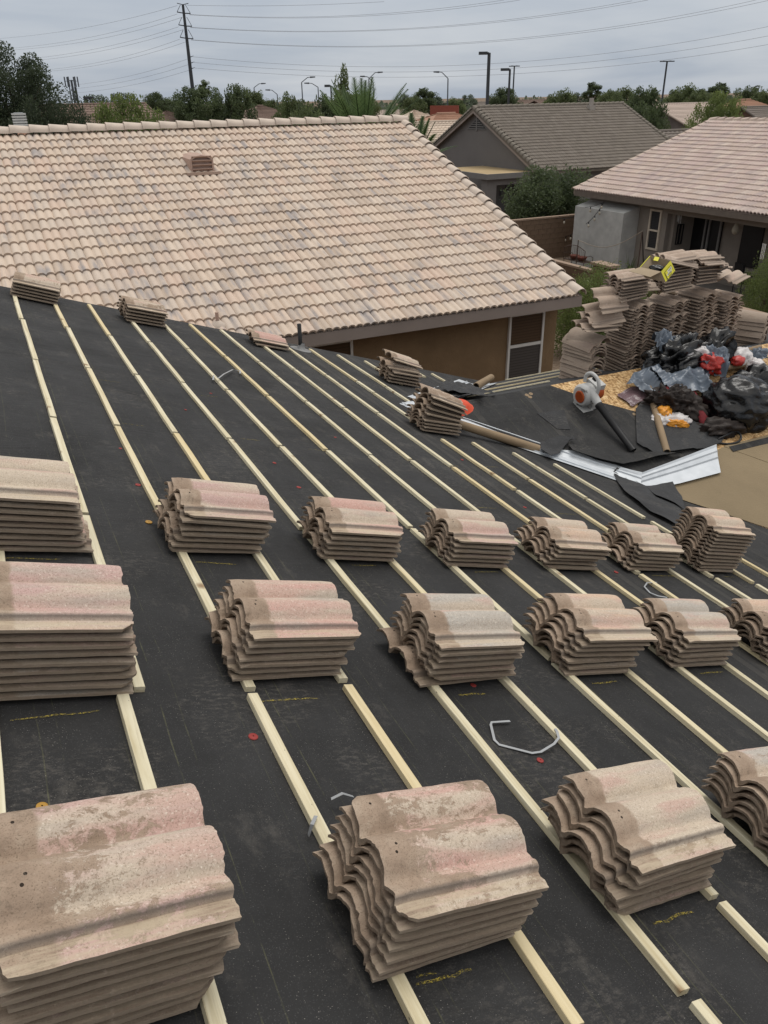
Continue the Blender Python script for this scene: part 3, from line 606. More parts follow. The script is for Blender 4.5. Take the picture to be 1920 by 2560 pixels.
vb.add(fr + bk, [(i, i + 1, n_ + i + 1, n_ + i) for i in range(n_ - 1)]); vb.add(fr + inn, [(i, n_ + i, n_ + (i + 1) % n_, (i + 1) % n_) for i in range(n_)]); vb.add(inn + inb, [(i, n_ + i, n_ + (i + 1) % n_, (i + 1) % n_) for i in range(n_)]); vb.add(inb, [tuple(range(n_))])
part('vent_hood', vb, MV, V)
for i in range(4):
    zz = c0.z + .075 + i * .078; m_ = MB(); m_.box((c0.x, c0.y + .012, zz), (w_ * 1.68, .055, .012), Matrix.Rotation(-.6, 4, 'X')); part('louvre', m_, MV, V)
pp = nb_at(545, 812); P_ = part('vent_pipe', MB().tube([pp - Vector((0, 0, .05)), pp + Vector((0, 0, .20))], .028, 10), MV, NB)
part('pipe_flashing', MB().lathe([(.13, -.01), (.12, .025), (.035, .09)], 12, Matrix.Translation(pp + Vector((0, 0, -.02)))), M_NBCAP, P_)
# chimney seen past the ridge at left
cp = at_y(110 * .5787 - 8, 300, 21.5)
ch = thing('flue', (cp.x, 21.5, 4.2), 'ribbed metal flue cap on a pink stack behind the ridge, far left', 'flue')
c1_ = at_y(53, 318, 21.5); part('stack', MB().boxr((c1_.x - .10, 21.4, 4.4), (c1_.x + .10, 21.6, c1_.z + .02)), simple('pink_stack', (.42, .26, .19)), ch)
cc = MB(); z0 = c1_.z
for i in range(5): cc.boxr((c1_.x - .145, 21.35, z0 + .03 + i * .055), (c1_.x + .145, 21.65, z0 + .065 + i * .055))
cc.boxr((c1_.x - .09, 21.41, z0 + .0), (c1_.x + .09, 21.59, z0 + .30)); part('flue_cap', cc, simple('flue_metal', (.42, .44, .44), .5), ch)

# ------------------------------------------------------------------ grey gabled house
GX, GY, GZ = 28.1, 38.35, 2.36; grun = 7.0; gs = math.atan((5.50 - GZ) / grun); gk = math.tan(gs); grh = grun / math.cos(gs) / 22; GL = 11.6
GH = thing('gabled_house', (34, 45, 0), 'grey stucco house with a brown grey tile roof and gable vent', 'house')
rf = MB(); rf.slab([(GX, GY, GZ), (GX + GL, GY, GZ), (GX + GL, GY + grun, GZ + grun * gk), (GX, GY + grun, GZ + grun * gk)], .12)
rf.slab([(GX, GY + grun + .002, GZ + grun * gk), (GX + GL, GY + grun + .002, GZ + grun * gk), (GX + GL, GY + 2 * grun, GZ), (GX, GY + 2 * grun, GZ)], .12)
Groof = part('roof', rf, M_GRCAP, GH)
roof_field(Groof, (GX + .12, GY - .05, GZ + .0), (1, 0, 0), (0, math.cos(gs), math.sin(gs)), (0, -math.sin(gs), math.cos(gs)), int((GL - .2) / .29), 22, .29, grh, M_GR, 300, npb=4, nvar=8, amp=.05)
cap_row(Groof, (GX + .1, GY - .06, GZ + .03), (GX + .1, GY + grun, GZ + grun * gk + .03), grh, .17, M_GRCAP, 'rake_tile')
cap_row(Groof, (GX + GL, GY - .06, GZ + .03), (GX + GL, GY + grun, GZ + grun * gk + .03), grh, .12, M_GRCAP, 'rake_tile')
cap_row(Groof, (GX + .1, GY + 2 * grun, GZ + .03), (GX + .1, GY + grun, GZ + grun * gk + .03), grh, .15, M_GRCAP, 'rake_tile')
cap_row(Groof, (GX + GL, GY + grun, GZ + grun * gk + .05), (GX, GY + grun, GZ + grun * gk + .05), .4, .13, M_GRCAP, 'ridge_tile')
gx = GX + .35; w = MB(); w.boxr((gx, GY + .5, 0), (gx + .2, GY + 2 * grun - .5, GZ + .10)); w.boxr((gx + .2, GY + .5, 0), (GX + GL - .4, GY + .7, GZ + .05))
w.add([(gx, GY + .5, GZ + .10), (gx, GY + 2 * grun - .5, GZ + .10), (gx, GY + grun, GZ + grun * gk - .14)], [(0, 2, 1)])
part('wall', w, M_GRST, GH)
f_ = MB()
for s0 in (-1, 1):
    a = Vector((GX + .02, GY + grun + s0 * grun, GZ)); b = Vector((GX + .02, GY + grun, GZ + grun * gk)); q = [a - Vector((0, 0, .26)), b - Vector((0, 0, .26)), b - Vector((0, 0, .02)), a - Vector((0, 0, .02))]; q += [p + Vector((.06, 0, 0)) for p in q]
    f_.add(q, [(0, 1, 2, 3), (4, 7, 6, 5), (0, 4, 5, 1), (2, 6, 7, 3), (0, 3, 7, 4)])
part('rake_board', f_, M_FASC, GH)
gv = MB(); yv, zv = GY + grun, GZ + grun * gk - .55
gv2 = part('gable_vent', MB().add([(gx - .02, yv - 1.05, zv - .62), (gx - .02, yv + 1.05, zv - .62), (gx - .02, yv, zv + .02)], [(0, 2, 1)]), M_DARK, GH)
for i in range(5):
    hw = 1.05 * (1 - i / 5.2); zz = zv - .60 + i * .12; part('slat', MB().boxr((gx - .06, yv - hw, zz), (gx - .025, yv + hw, zz + .05)), M_GREYTRIM, gv2)
part('slat', MB().boxr((gx - .065, yv - .05, zv - .7), (gx - .03, yv + .05, zv + .35)), M_GREYTRIM, gv2)
# flat porch roof on its left side
pf = [at_z(px, py, 2.35) for px, py in ((1165, 437), (1215, 447), (1262, 438))]
px0 = 25.3
pr_ = MB(); pr_.boxr((px0, GY + .75, 2.28), (gx - .01, GY + 6.2, 2.34)); part('porch_roof', pr_, simple('tan_roll_roof', (.36, .27, .15), .9, .08, 1), GH)
pr_ = MB(); pr_.boxr((px0 - .08, GY + .68, 2.08), (gx - .01, GY + .745, 2.36)); pr_.boxr((px0 - .08, GY + .745, 2.08), (px0 - .005, GY + 6.2, 2.36)); pr_.boxr((px0, GY + .75, 2.10), (gx - .01, GY + 6.2, 2.26)); part('porch_fascia', pr_, M_GREYTRIM, GH)
pr_ = MB(); pr_.boxr((px0 + .1, GY + .95, 0), (px0 + .75, GY + 1.5, 2.08)); pr_.boxr((px0 + .75, GY + .95, 1.75), (gx - .01, GY + 1.4, 2.08)); part('porch_post', pr_, M_GRST, GH); part('porch_post', MB().boxr((px0 + .1, GY + 5, 0), (px0 + .6, GY + 5.6, 2.08)), M_GRST, GH)
part('window', window_y(GH, 0, 0, 0, 0, -50, None).data if False else MB().boxr((gx - .03, GY + 2.2, .9), (gx - .005, GY + 3.6, 1.95)), M_DARK, GH)
ln = MB(); ln.boxr((px0 + .95, GY + .80, 1.2), (px0 + 1.12, GY + .94, 1.5)); ln.boxr((px0 + .98, GY + .83, 1.5), (px0 + 1.09, GY + .92, 1.57)); part('porch_lamp', ln, M_BLK, GH)
vpq = at_y(1478, 262, GY + grun - .6)
vp_ = MB(); vp_.boxr((vpq.x - .10, GY + grun - .7, GZ + grun * gk - .3), (vpq.x + .10, GY + grun - .5, GZ + grun * gk + .42)); vp_.boxr((vpq.x - .2, GY + grun - .8, GZ + grun * gk - .3), (vpq.x + .2, GY + grun - .4, GZ + grun * gk + .02)); part('roof_pipe', vp_, simple('pale_pipe', (.33, .30, .27)), GH)

# ------------------------------------------------------------------ pink tiled house with the patio
QX, QY, QZ = 21.38, 26.72, 2.76; qs = math.radians(18.6); qk = math.tan(qs); qrun = 6.8; QL = 22.0
QH = thing('patio_house', (28, 18, 0), 'house with pink beige tile roof and a dark covered patio', 'house')
rf = MB(); rf.slab([(QX, QY, QZ), (QX, QY - QL, QZ), (QX + qrun, QY - QL, QZ + qrun * qk), (QX + qrun, QY, QZ + qrun * qk)], .12)
rf.slab([(QX + qrun + .002, QY, QZ + qrun * qk), (QX + qrun + .002, QY - QL, QZ + qrun * qk), (QX + 2 * qrun, QY - QL, QZ), (QX + 2 * qrun, QY, QZ)], .12)
Qroof = part('roof', rf, M_PKCAP, QH)
qrh = qrun / math.cos(qs) / 20
roof_field(Qroof, (QX - .05, QY - .08, QZ + .0), (0, -1, 0), (math.cos(qs), 0, math.sin(qs)), (-math.sin(qs), 0, math.cos(qs)), int((QL - .2) / .285), 20, .285, qrh, M_PK, 300, npb=4, nvar=10, amp=.058)
cap_row(Qroof, (QX - .06, QY - .02, QZ + .02), (QX + qrun, QY - .02, QZ + qrun * qk + .02), qrh, .09, M_PKCAP, 'rake_tile')
cap_row(Qroof, (QX + qrun, QY - QL, QZ + qrun * qk + .03), (QX + qrun, QY, QZ + qrun * qk + .03), .4, .13, M_PKCAP, 'ridge_tile')
qx = QX + .6
f_ = MB(); f_.boxr((QX - .02, QY - QL, QZ - .19), (QX + .015, QY - .05, QZ - .01)); part('fascia', f_, simple('brown_fascia', (.14, .115, .095), .7), QH)
w = MB(); w.boxr((qx, 22.95, 0), (qx + .2, QY - .3, QZ + .08)); w.boxr((qx, 22.12, 0), (qx + .2, 22.40, QZ + .08)); w.boxr((qx, 22.4, 0), (qx + .2, 22.95, 1.02)); w.boxr((qx, 22.4, 2.38), (qx + .2, 22.95, QZ + .08))
w.boxr((qx, 5, 2.32), (qx + .2, 22.12, QZ + .08)); w.boxr((qx + .2, 21.95, 0), (qx + 1.2, 22.12, 2.55)); w.boxr((qx + 1.2, 5, 0), (qx + 1.4, 22.1, 2.6)); w.boxr((qx, 8, 0), (qx + .3, 8.4, 2.32)); w.boxr((qx + .2, QY - .5, 0), (QX + 2 * qrun - .5, QY - .3, QZ)); 
w.add([(qx, QY - .31, QZ + .02), (QX + 2 * qrun - .6, QY - .31, QZ + .02), (QX + qrun, QY - .31, QZ + qrun * qk - .15)], [(0, 1, 2)])
part('wall', w, M_PKST, QH)
part('patio_ceiling', MB().boxr((qx + .2, 5, 2.56), (qx + 1.2, 21.95, 2.6)), M_GREYTRIM, QH)
ch_ = MB(); ch_.boxr((qx - .75, 23.55, 0), (qx - .005, 26.35, 2.22)); ch_.add([(qx - .75, 23.55, 2.22), (qx - .75, 26.35, 2.22), (qx - .005, 26.35, 2.40), (qx - .005, 23.55, 2.40), (qx - .005, 26.35, 2.22), (qx - .005, 23.55, 2.22)], [(0, 3, 2, 1), (0, 5, 3), (1, 2, 4)])
part('chimney_base', ch_, M_PALEST, QH, 'pale grey stucco bump with a sloping top')
def window_x(parent, y0, y1, z0, z1, x, zm, label, fw=.07):
    f = MB()
    for a, b in (((y0, z0), (y0 + fw, z1)), ((y1 - fw, z0), (y1, z1)), ((y0 + fw, z0), (y1 - fw, z0 + fw)), ((y0 + fw, z1 - fw), (y1 - fw, z1)), ((y0 + fw, zm - .03), (y1 - fw, zm + .03))): f.boxr((x - .05, a[0], a[1]), (x + .03, b[0], b[1]))
    F = part('window', f, simple('cream_frame', (.50, .44, .36)), parent, label)
    for a, b in ((z0 + fw, zm - .03), (zm + .03, z1 - fw)): part('pane', MB().boxr((x - .005, y0 + fw, a), (x + .005, y1 - fw, b)), M_BLIND, F)
window_x(QH, 22.38, 22.97, 1.0, 2.40, qx + .0, 1.68, 'narrow cream framed sash window')
_y = [at_x(px_, 600, qx + 1.14).y for px_ in (1722, 1762, 1772, 1800)]
sd_ = part('sliding_door', MB().boxr((qx + 1.14, _y[3], .05), (qx + 1.19, _y[0], 2.3)), M_DARK, QH)
for y in _y: part('door_frame', MB().boxr((qx + 1.08, y, .05), (qx + 1.13, y + .07, 2.3)), M_GREYTRIM, sd_)
part('patio_window', MB().boxr((qx + 1.14, at_x(1905, 600, qx + 1.14).y, .8), (qx + 1.19, at_x(1852, 600, qx + 1.14).y, 2.2)), M_DARK, QH)
part('patio_floor', MB().boxr((qx + .0, 5, .0), (qx + 1.2, 22.0, .06)), simple('patio_slab', (.16, .145, .13)), QH)
def hanging(px, py, x, name, label, cat, build):
    p = at_x(px, py, x); t_ = thing(name, p, label, cat); build(t_, p); return t_
def chime(t_, p):
    part('top_plate', MB().lathe([(.0, .02), (.09, .0), (.09, -.03), (0, -.03)], 10, Matrix.Translation(p)), M_GREYTRIM, t_)
    for i in range(5): a = i * 1.256; q = p + Vector((.06 * math.cos(a), .06 * math.sin(a), -.04)); part('tube', MB().tube([q, q - Vector((0, 0, .22 + .03 * i))], .012, 6), simple('pale_steel', (.45, .46, .46), .4), t_)
    part('cord', MB().tube([p + Vector((0, 0, .02)), (p.x, p.y, 2.33)], .004, 4), M_BLK, t_)
hanging(1701, 530, qx + .3, 'wind_chime', 'small pale wind chime hanging under the patio beam', 'wind chime', chime)
hanging(1915, 610, qx - 1.0, 'wind_chime', 'long white wind chime by the leafy shrub at the right edge', 'wind chime', lambda t_, p: [part('tube', MB().tube([p + Vector((0, .05 * i, 0)), p + Vector((0, .05 * i, -.45))], .014, 6), M_WHITE, t_) for i in range(3)] + [part('cord', MB().tube([p, (p.x, p.y, 2.5)], .004, 4), M_BLK, t_)])
def lampteardrop(t_, p):
    part('teardrop', MB().lathe([(0, .28), (.02, .26), (.05, .12), (.11, -.04), (.12, -.12), (.08, -.2), (0, -.24)], 12, Matrix.Translation(p)), simple('cream_gourd', (.34, .31, .25)), t_)
    part('cord', MB().tube([p + Vector((0, 0, .27)), (p.x, p.y, 2.33)], .006, 4), M_BLK, t_)
hanging(1840, 568, qx + .3, 'hanging_feeder', 'cream teardrop feeder hanging in the dark patio opening', 'bird feeder', lampteardrop)
pa = at_y(1700, 575, 21.93); tag(part('x', MB().boxr((0, 0, 0), (0.001, 0.001, 0.001)), M_DARK, QH), None, None) if False else None
sc_ = MB()
sc_.boxr((pa.x - .15, 21.90, 1.25), (pa.x - .12, 21.945, 1.95)); sc_.boxr((pa.x + .12, 21.90, 1.25), (pa.x + .15, 21.945, 1.95)); sc_.boxr((pa.x - .12, 21.90, 1.25), (pa.x + .12, 21.945, 1.28)); sc_.boxr((pa.x - .12, 21.90, 1.92), (pa.x + .12, 21.945, 1.95)); sc_.boxr((pa.x - .04, 21.91, 1.28), (pa.x + .04, 21.94, 1.92))
solo('wall_ornament', sc_, M_BLK, 'tall black iron ornament on the patio side wall', 'wall decor', loc=(pa.x, 21.9, 1.6))
# patio chair, garden bench, stakes with cord, string lights, pots
def chair(x, y, rz, label):
    t_ = thing('patio_chair', (x, y, .06), label, 'chair', M=Matrix.Rotation(rz, 4, 'Z'))
    part('seat', MB().boxr((-.28, -.28, .36), (.28, .28, .46)), M_DARK, t_); part('backrest', MB().boxr((-.28, .24, .47), (.28, .32, 1.0)), M_DARK, t_)
    for sx in (-.26, .26):
        part('armrest', MB().boxr((sx - .03, -.27, .6), (sx + .03, .23, .64)), M_DARK, t_)
        for sy in (-.25, .25): part('leg', MB().tube([(sx, sy, 0), (sx, sy, .36 if sy > 0 else .6)], .018, 6), M_DARK, t_)
chair(qx + .6, 18.8, 1.2, 'dark patio chair deep in the shade of the covered patio'); chair(qx + .3, 17.2, .4, 'dark patio chair nearer the right edge by the shrub')
bp = at_z(1505, 665, 0); bx, by = qx - 1.55, 24.9
BN = thing('garden_bench', (bx, by, 0), 'wrought iron garden bench with curved back before the pale stucco bump', 'bench', M=Matrix.Rotation(math.radians(92), 4, 'Z'))
MI = simple('iron_brown', (.07, .045, .035), .6)
b_ = MB(); arc = [(-.6 + 1.2 * i / 12, .22, .45 + .42 + .14 * math.sin(math.pi * i / 12)) for i in range(13)]; b_.tube(arc, .014, 6); b_.tube([(-.6, .22, .42), (-.6, .22, .87)], .014, 6); b_.tube([(.6, .22, .42), (.6, .22, .87)], .014, 6)
for i in range(1, 12): b_.tube([(-.6 + .1 * i, .22, .44), arc[i]], .006, 5)
part('backrest', b_, MI, BN); part('seat', MB().boxr((-.6, -.2, .42), (.6, .22, .445)), MI, BN)
for sx in (-.58, .58):
    part('armrest', MB().tube([(sx, .22, .65), (sx, -.1, .66), (sx, -.22, .58), (sx, -.2, .44)], .012, 6), MI, BN)
    for sy in (-.19, .21): part('leg', MB().tube([(sx, sy, 0), (sx, sy, .42)], .014, 6), MI, BN)
for i, dx in enumerate((-.25, .2)):
    solo('planter', MB().lathe([(0, 0), (.12, 0), (.19, .12), (.2, .15), (.16, .15), (.12, .04)], 14, Matrix.Translation((bx - .02, by + dx, .45))), simple('clay_red', (.16, .05, .035)), ['shallow red clay bowl on the left of the iron bench seat', 'shallow red clay bowl on the right of the iron bench seat'][i if dx > 0 else 0] if i else 'shallow red clay bowl on the left of the iron bench seat', 'bowl', 'clay bowls on the garden bench', loc=(bx, by + dx, .45))
p1 = at_x(1446, 600, qx - 2.2); p2 = at_x(1606, 578, qx - 2.6)
def stake(p, lab): 
    solo('garden_stake', MB().tube([(p.x, p.y, 0), (p.x, p.y, p.z)], .018, 7), MI, lab, 'stake', loc=(p.x, p.y, 0))
stake(p1, 'thin rusty stake holding the cord left of the iron bench'); stake(p2, 'thin rusty stake holding the cord right of the pale stucco bump')
cv = [p1.lerp(p2, i / 14) - Vector((0, 0, .5 * math.sin(math.pi * i / 14) * .75)) for i in range(15)]
solo('cord', MB().tube(cv, .012, 5), simple('cord_pale', (.28, .24, .19)), 'pale sagging cord strung between two garden stakes', 'cord')
lean = at_x(1622, 640, qx - 1.7); solo('shade_pole', MB().tube([p2, (lean.x, lean.y, 0)], .02, 6), M_BLK, 'black pole leaning from the top of the right stake', 'pole')
def string_lights(pts, nb, label, r=.011, br=.04):
    A = Vector(pts[0]); t_ = thing('string_lights', A, label, 'string lights')
    path = []
    for a, b in zip(pts[:-1], pts[1:]):
        a = Vector(a); b = Vector(b); sag = (b - a).length * .05
        path += [a.lerp(b, i / 10) - Vector((0, 0, sag * math.sin(math.pi * i / 10))) for i in range(10)]
    path.append(Vector(pts[-1])); part('cable', MB().tube(path, r, 5), M_BLK, t_)
    for i in range(nb):
        q = path[min(len(path) - 1, int((i + .6) / nb * (len(path) - 1)))]
        b = part('socket', MB().tube([q, q - Vector((0, 0, .09))], .018, 6), M_BLK, t_); part('bulb', MB().lathe([(0, -.09), (.03, -.11), (br, -.16), (.025, -.2), (0, -.215)], 8, Matrix.Translation(q)), simple('bulb_glass', (.42, .38, .30), .15) if i == 0 and False else M_BULB, b)
M_BULB = simple('bulb_glass', (.45, .41, .33), .15)
string_lights([at_x(1463, 518, qx - 1), at_x(1510, 505, qx - .85), at_x(1490, 535, qx - .9), at_x(1465, 560, qx - 1)], 5, 'bulb string drooping across the upper left of the pale stucco bump')
string_lights([at_x(1365, 578, 22.2), at_x(1410, 592, 22), at_x(1455, 565, 21.6)], 8, 'bulb string hanging in front of the rear block wall')
string_lights([at_x(1302, 550, 21.5), at_x(1395, 545, 21.4), at_x(1452, 535, 21.3)], 4, 'bulb string running along the top of the rear block wall')
pl = at_z(1580, 660, .3); solo('flower_pot', MB().lathe([(0, 0), (.11, 0), (.15, .3), (.17, .34), (.14, .34), (.12, .1)], 14, Matrix.Translation((20.6, 22.9, 0))), simple('clay_pot', (.34, .13, .085)), 'terracotta pot with spiky leaves beside the pale stucco bump', 'flower pot', loc=(20.6, 22.9, 0))

# ------------------------------------------------------------------ block walls
def block_wall(name, A, B, h, label, nind, cap=.0):
    A = Vector(A); B = Vector(B); d = B - A; L = d.length; X = d.normalized(); Yv = Vector((-X.y, X.x, 0)); bl, bh = .406, .203; rows = int(h / bh)
    T = thing(name, A, label, 'wall'); R = Matrix(((X.x, Yv.x, 0, 0), (X.y, Yv.y, 0, 0), (0, 0, 1, 0), (0, 0, 0, 1)))
    c = MB(); vs = [A + X * u + Yv * v + Vector((0, 0, z)) for u in (0, L) for v in (-.066, .066) for z in (0, rows * bh - .006)]; c.add(vs, [(0, 1, 3, 2), (4, 6, 7, 5), (0, 4, 5, 1), (2, 3, 7, 6), (0, 2, 6, 4), (1, 5, 7, 3)]); part('mortar', c, M_MORT, T)
    m_ = MB(); m_.box((bl / 2, 0, bh / 2), (bl - .012, .15, bh - .012)); me = m_.mesh('block', M_BLOCK); me2 = MB().box((bl / 2, 0, .03), (bl - .008, .19, .06)).mesh('cap_block', M_CAPB)
    cand = []
    for r in range(rows):
        for k in range(-1, int(L / bl) + 1):
            u = k * bl + (bl / 2 if r % 2 else 0)
            if u < -.02 or u + bl > L + .02: continue
            p = A + X * u + Vector((0, 0, r * bh)); px, py, z = proj(p + Vector((0, 0, .1))); cand.append((z if -20 < px < 1940 else z + 500, p))
    cand.sort(key=lambda q: q[0])
    for z, p in cand[:nind]: inst('block', me, T, Matrix.Translation(p) @ R)
    if cand[nind:]:
        s_ = MB()
        for z, p in cand[nind:]: s_.box(p + X * bl / 2 + Vector((0, 0, bh / 2)), (bl - .012, .15, bh - .012), R)
        part('block_rest', s_, M_BLOCK, T, kind='stuff')
    for k in range(int(L / bl)): inst('cap_block', me2, T, Matrix.Translation(A + X * (k * bl) + Vector((0, 0, rows * bh))) @ R)
    return T
block_wall('block_wall', (15.35, 6, 0), (15.35, 27.7, 0), 1.8, 'long low brown block wall between the yards, behind the hedge', 300)
block_wall('block_wall', (15.45, 27.78, 0), (23.2, 27.78, 0), 1.8, 'brown block wall at the back between the grey house and patio house', 260)
solo('wall_pillar', MB().boxr((15.24, 17.2, 0), (15.50, 17.9, 1.86)).boxr((15.18, 17.14, 1.862), (15.56, 17.96, 1.93), 1), [M_BLOCK, M_CAPB], 'flat block pillar with pale cap let into the low wall', 'pillar', loc=(15.35, 17.5, 0))
for i in range(11):
    px = 1398 + i * 6.2 + random.uniform(-2, 2); py = 792 + i * 2.2 + random.uniform(-5, 6); p = at_z(px, py, .0); m_ = MB()
    vs = []; fs = []; s_ = random.uniform(.10, .17)
    m_.lathe([(0.001, s_ * .6), (s_ * .6, s_ * .52), (s_, s_ * .2), (s_ * .9, -.02)], 8, Matrix.Translation(p) @ Matrix.Rotation(random.random() * 3, 4, 'Z') @ Matrix.Diagonal((1.25, .85, 1, 1)))
    solo('river_rock', m_, simple('river_rock', (.24, .21, .19), .9, .2) if i == 0 else bpy.data.materials['river_rock'], 'smooth grey river rock, %s from the left in the row along the low wall' % ORD[i].replace('topmost', 'first'), 'rock', 'river rocks edging the gravel yard', loc=p)
ac = at_z(1400, 935, 1.0); solo('utility_box', MB().boxr((9.9, 11.3, 0), (10.7, 12.1, .62)), simple('pale_green_box', (.36, .35, .28)), 'pale flat topped metal box in the side yard beyond the battens', 'box', loc=(10.2, 11.7, 0))

# ------------------------------------------------------------------ loose concrete roof tiles
def prof_z(y, W_=.33):
    k = W_ / .33; y = y / k
    def barrel(c, hw=.061, h=.037):
        u = (y - c) / hw
        return h * math.cos(u * math.pi / 2) ** .68 if abs(u) < 1 else 0
    if y < .046: return -.001 + .0040 * math.exp(-((y - .018) / .006) ** 2) + .003 * math.exp(-((y - .040) / .004) ** 2)
    base = .0125 + (.0085 * math.exp(-((y - .060) / .012) ** 2)) - .0015 * math.exp(-((y - .090) / .010) ** 2)
    return base + barrel(.158) + barrel(.288)
def stack_tile_mesh(seed, nx=11, ny=44, L=.41, W_=.33, th=.0195, name='concrete_tile', mat=None, rough=1.0):
    rr = random.Random(seed); mb = MB(); ys = [0, .006, .012, .018, .024, .032, .040, .0445, .0475, .050] + [.056 + (.33 - .056) * i / (ny - 10) for i in range(ny - 9)]
    q = len(ys); off0 = rr.random() * 100
    def nz(a, b, c=0.0): return noise.noise(Vector((a + off0, b, c)))
    chips = [(rr.choice((0, L)), rr.choice((0, .33, rr.uniform(.05, .3))), rr.uniform(.012, .034)) for _ in range(rr.choice((0, 1, 2, 2)))]
    top = []; bot = []
    for i in range(nx + 1):
        s = i / nx
        for y in ys:
            zt = prof_z(y); e0 = (.007 * nz(y * 34, 1) + .005 * nz(y * 130, 5)) * rough; e1 = (.006 * nz(y * 38, 9) + .004 * nz(y * 140, 3)) * rough
            x = e0 + (L + e1 - e0) * s
            yy = y * W_ / .33 + (.0025 * nz(s * 14, 20) * rough if y in (ys[0], ys[-1]) else 0)
            dz = .0012 * nz(x * 9, y * 9, 4) * rough
            if i == 0: dz -= .003
            if i == nx: dz -= .002
            if y == ys[0] or y == ys[-1]: dz -= .0015
            for cx, cy, cr_ in chips:
                d_ = math.hypot(x - cx, y - cy)
                if d_ < cr_: k_ = (cr_ - d_) * .8 * (1 + .5 * nz(x * 60, y * 60, 2)); x += k_ * (1 if cx < L / 2 else -1); yy += k_ * .6 * (1 if cy < .16 else -1)
            top.append((x, yy, zt + dz)); bt = th * (.62 if i in (0, nx) else 1) if y > .050 else .0112
            lug = .010 if (i <= 1 and (.09 < y < .12 or .205 < y < .235)) else 0
            bot.append((x + (.002 if i == 0 else (-.002 if i == nx else 0)), yy, zt - bt + .0006 * nz(x * 20, y * 20, 8) - lug + dz * .3))
    n = len(top); F = []
    for i in range(nx):
        for j in range(q - 1): a = i * q + j; F.append((a, a + q, a + q + 1, a + 1))
    mb.add(top, F, 0, True); mb.add(bot, [tuple(reversed(f)) for f in F], 0, True)
    def edge(T, Bq): mb.add(T + Bq, [(k, k + 1, len(T) + k + 1, len(T) + k) for k in range(len(T) - 1)])
    edge([top[j] for j in range(q)], [bot[j] for j in range(q)]); edge([top[nx * q + j] for j in range(q)][::-1], [bot[nx * q + j] for j in range(q)][::-1])
    edge([top[i * q] for i in range(nx + 1)][::-1], [bot[i * q] for i in range(nx + 1)][::-1]); edge([top[i * q + q - 1] for i in range(nx + 1)], [bot[i * q + q - 1] for i in range(nx + 1)])
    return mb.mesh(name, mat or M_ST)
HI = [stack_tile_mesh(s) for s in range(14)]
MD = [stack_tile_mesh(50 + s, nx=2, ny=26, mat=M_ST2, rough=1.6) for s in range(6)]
ORD_ = ['topmost', 'second', 'third', 'fourth', 'fifth', 'sixth', 'seventh', 'eighth', 'ninth', 'tenth', 'eleventh', 'twelfth', 'thirteenth', 'fourteenth', 'fifteenth', 'sixteenth', 'seventeenth', 'eighteenth', 'nineteenth', 'twentieth', 'twenty first', 'twenty second', 'twenty third', 'twenty fourth', 'twenty fifth', 'twenty sixth']
PINK = (.53, .335, .285); CREAM = (.55, .465, .365); PEACH = (.57, .41, .305); GREY = (.43, .395, .35); BUFF = (.51, .42, .325); ROSE = (.50, .345, .31)
def put_tile(me, Mw, label, col, wear, group, name='concrete_tile'):
    o = bpy.data.objects.new(name, me); COL.objects.link(o); o.matrix_world = Mw; o.color = (*col, wear); tag(o, label, 'roof tile', group); return o
def stack(where, x0, y0, N, rot=0, cols=(PINK, CREAM), wear=.1, pitch=.0255, kicks=None, seed=0, look='', drift=0.0):
    rr = random.Random(seed * 31 + 5); base = Matrix.Translation((x0, y0, zmain(x0))) @ MMAIN @ Matrix.Rotation(math.radians(rot), 4, 'Z'); z = .024 + .0085
    for i in range(N):
        ti = N - 1 - i; k = (kicks or {}).get(ti, (0, 0, 0, 0, 0))
        dx, dy = rr.gauss(0, .0065), rr.gauss(0, .003)
        if ti == 0: dx, dy = 0, 0
        dx += drift * i / max(1, N - 1)
        Mw = base @ Matrix.Translation((dx + k[0] * .5, dy + k[1] * .6, z + k[4])) @ Matrix.Translation((.21, .16, 0)) @ Matrix.Rotation(math.radians(rr.gauss(0, .55) + k[2] * .45), 4, 'Z') @ Matrix.Rotation(math.radians(rr.gauss(0, .18) + k[3]), 4, 'Y') @ Matrix.Rotation(math.radians(rr.gauss(0, .25)), 4, 'X') @ Matrix.Translation((-.21, -.16, 0))
        if ti == 0: lab = '%s roof tile topmost on the %s' % (look or 'worn', where)
        else: lab = 'roof tile, %s from the top, %s' % (ORD[ti], where)
        c = cols[0] if ti == 0 else rr.choice((PINK, CREAM, PEACH, GREY, BUFF, ROSE))
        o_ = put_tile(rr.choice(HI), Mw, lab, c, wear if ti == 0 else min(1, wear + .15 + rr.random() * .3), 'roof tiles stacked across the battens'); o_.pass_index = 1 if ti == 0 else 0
        z += pitch + .0004 + rr.uniform(-.0014, .0018) + k[4]
    return z
def P0(px, py): p = on_main(px, py, .033); return p.x, p.y
a = P0(424, 1371); stack('back row stack second from the left edge', a[0], 2.96, 7, 2, (ROSE,), .12, kicks={0: (-.0, 0, 1.5, 0, 0), 1: (0, 0, -1, 1.6, .003), 2: (.01, 0, -2, -1.3, .002), 3: (.015, 0, 0, 0, 0)}, seed=1, drift=0.03, look='pink and grey')
stack('back row stack at the left edge', -.30, 2.90, 9, 3, (CREAM,), .05, seed=2, drift=-.07, look='cream and pink')
stack('back row stack third from the left edge', 1.075, 2.955, 6, 1, (PINK,), .1, pitch=.0265, seed=3, drift=0.02, look='pink and cream')
stack('back row stack fourth from the left edge', 1.76, 2.95, 6, 1, (ROSE,), .1, pitch=.0255, seed=4, drift=0.01, look='rosy')
stack('back row stack fifth from the left edge', 2.415, 2.965, 6, 1, (PEACH,), .15, pitch=.025, kicks={3: (-.02, .02, 1, 0, 0), 4: (-.03, .02, -2, 0, 0)}, seed=5, drift=0.045, look='pale peach')
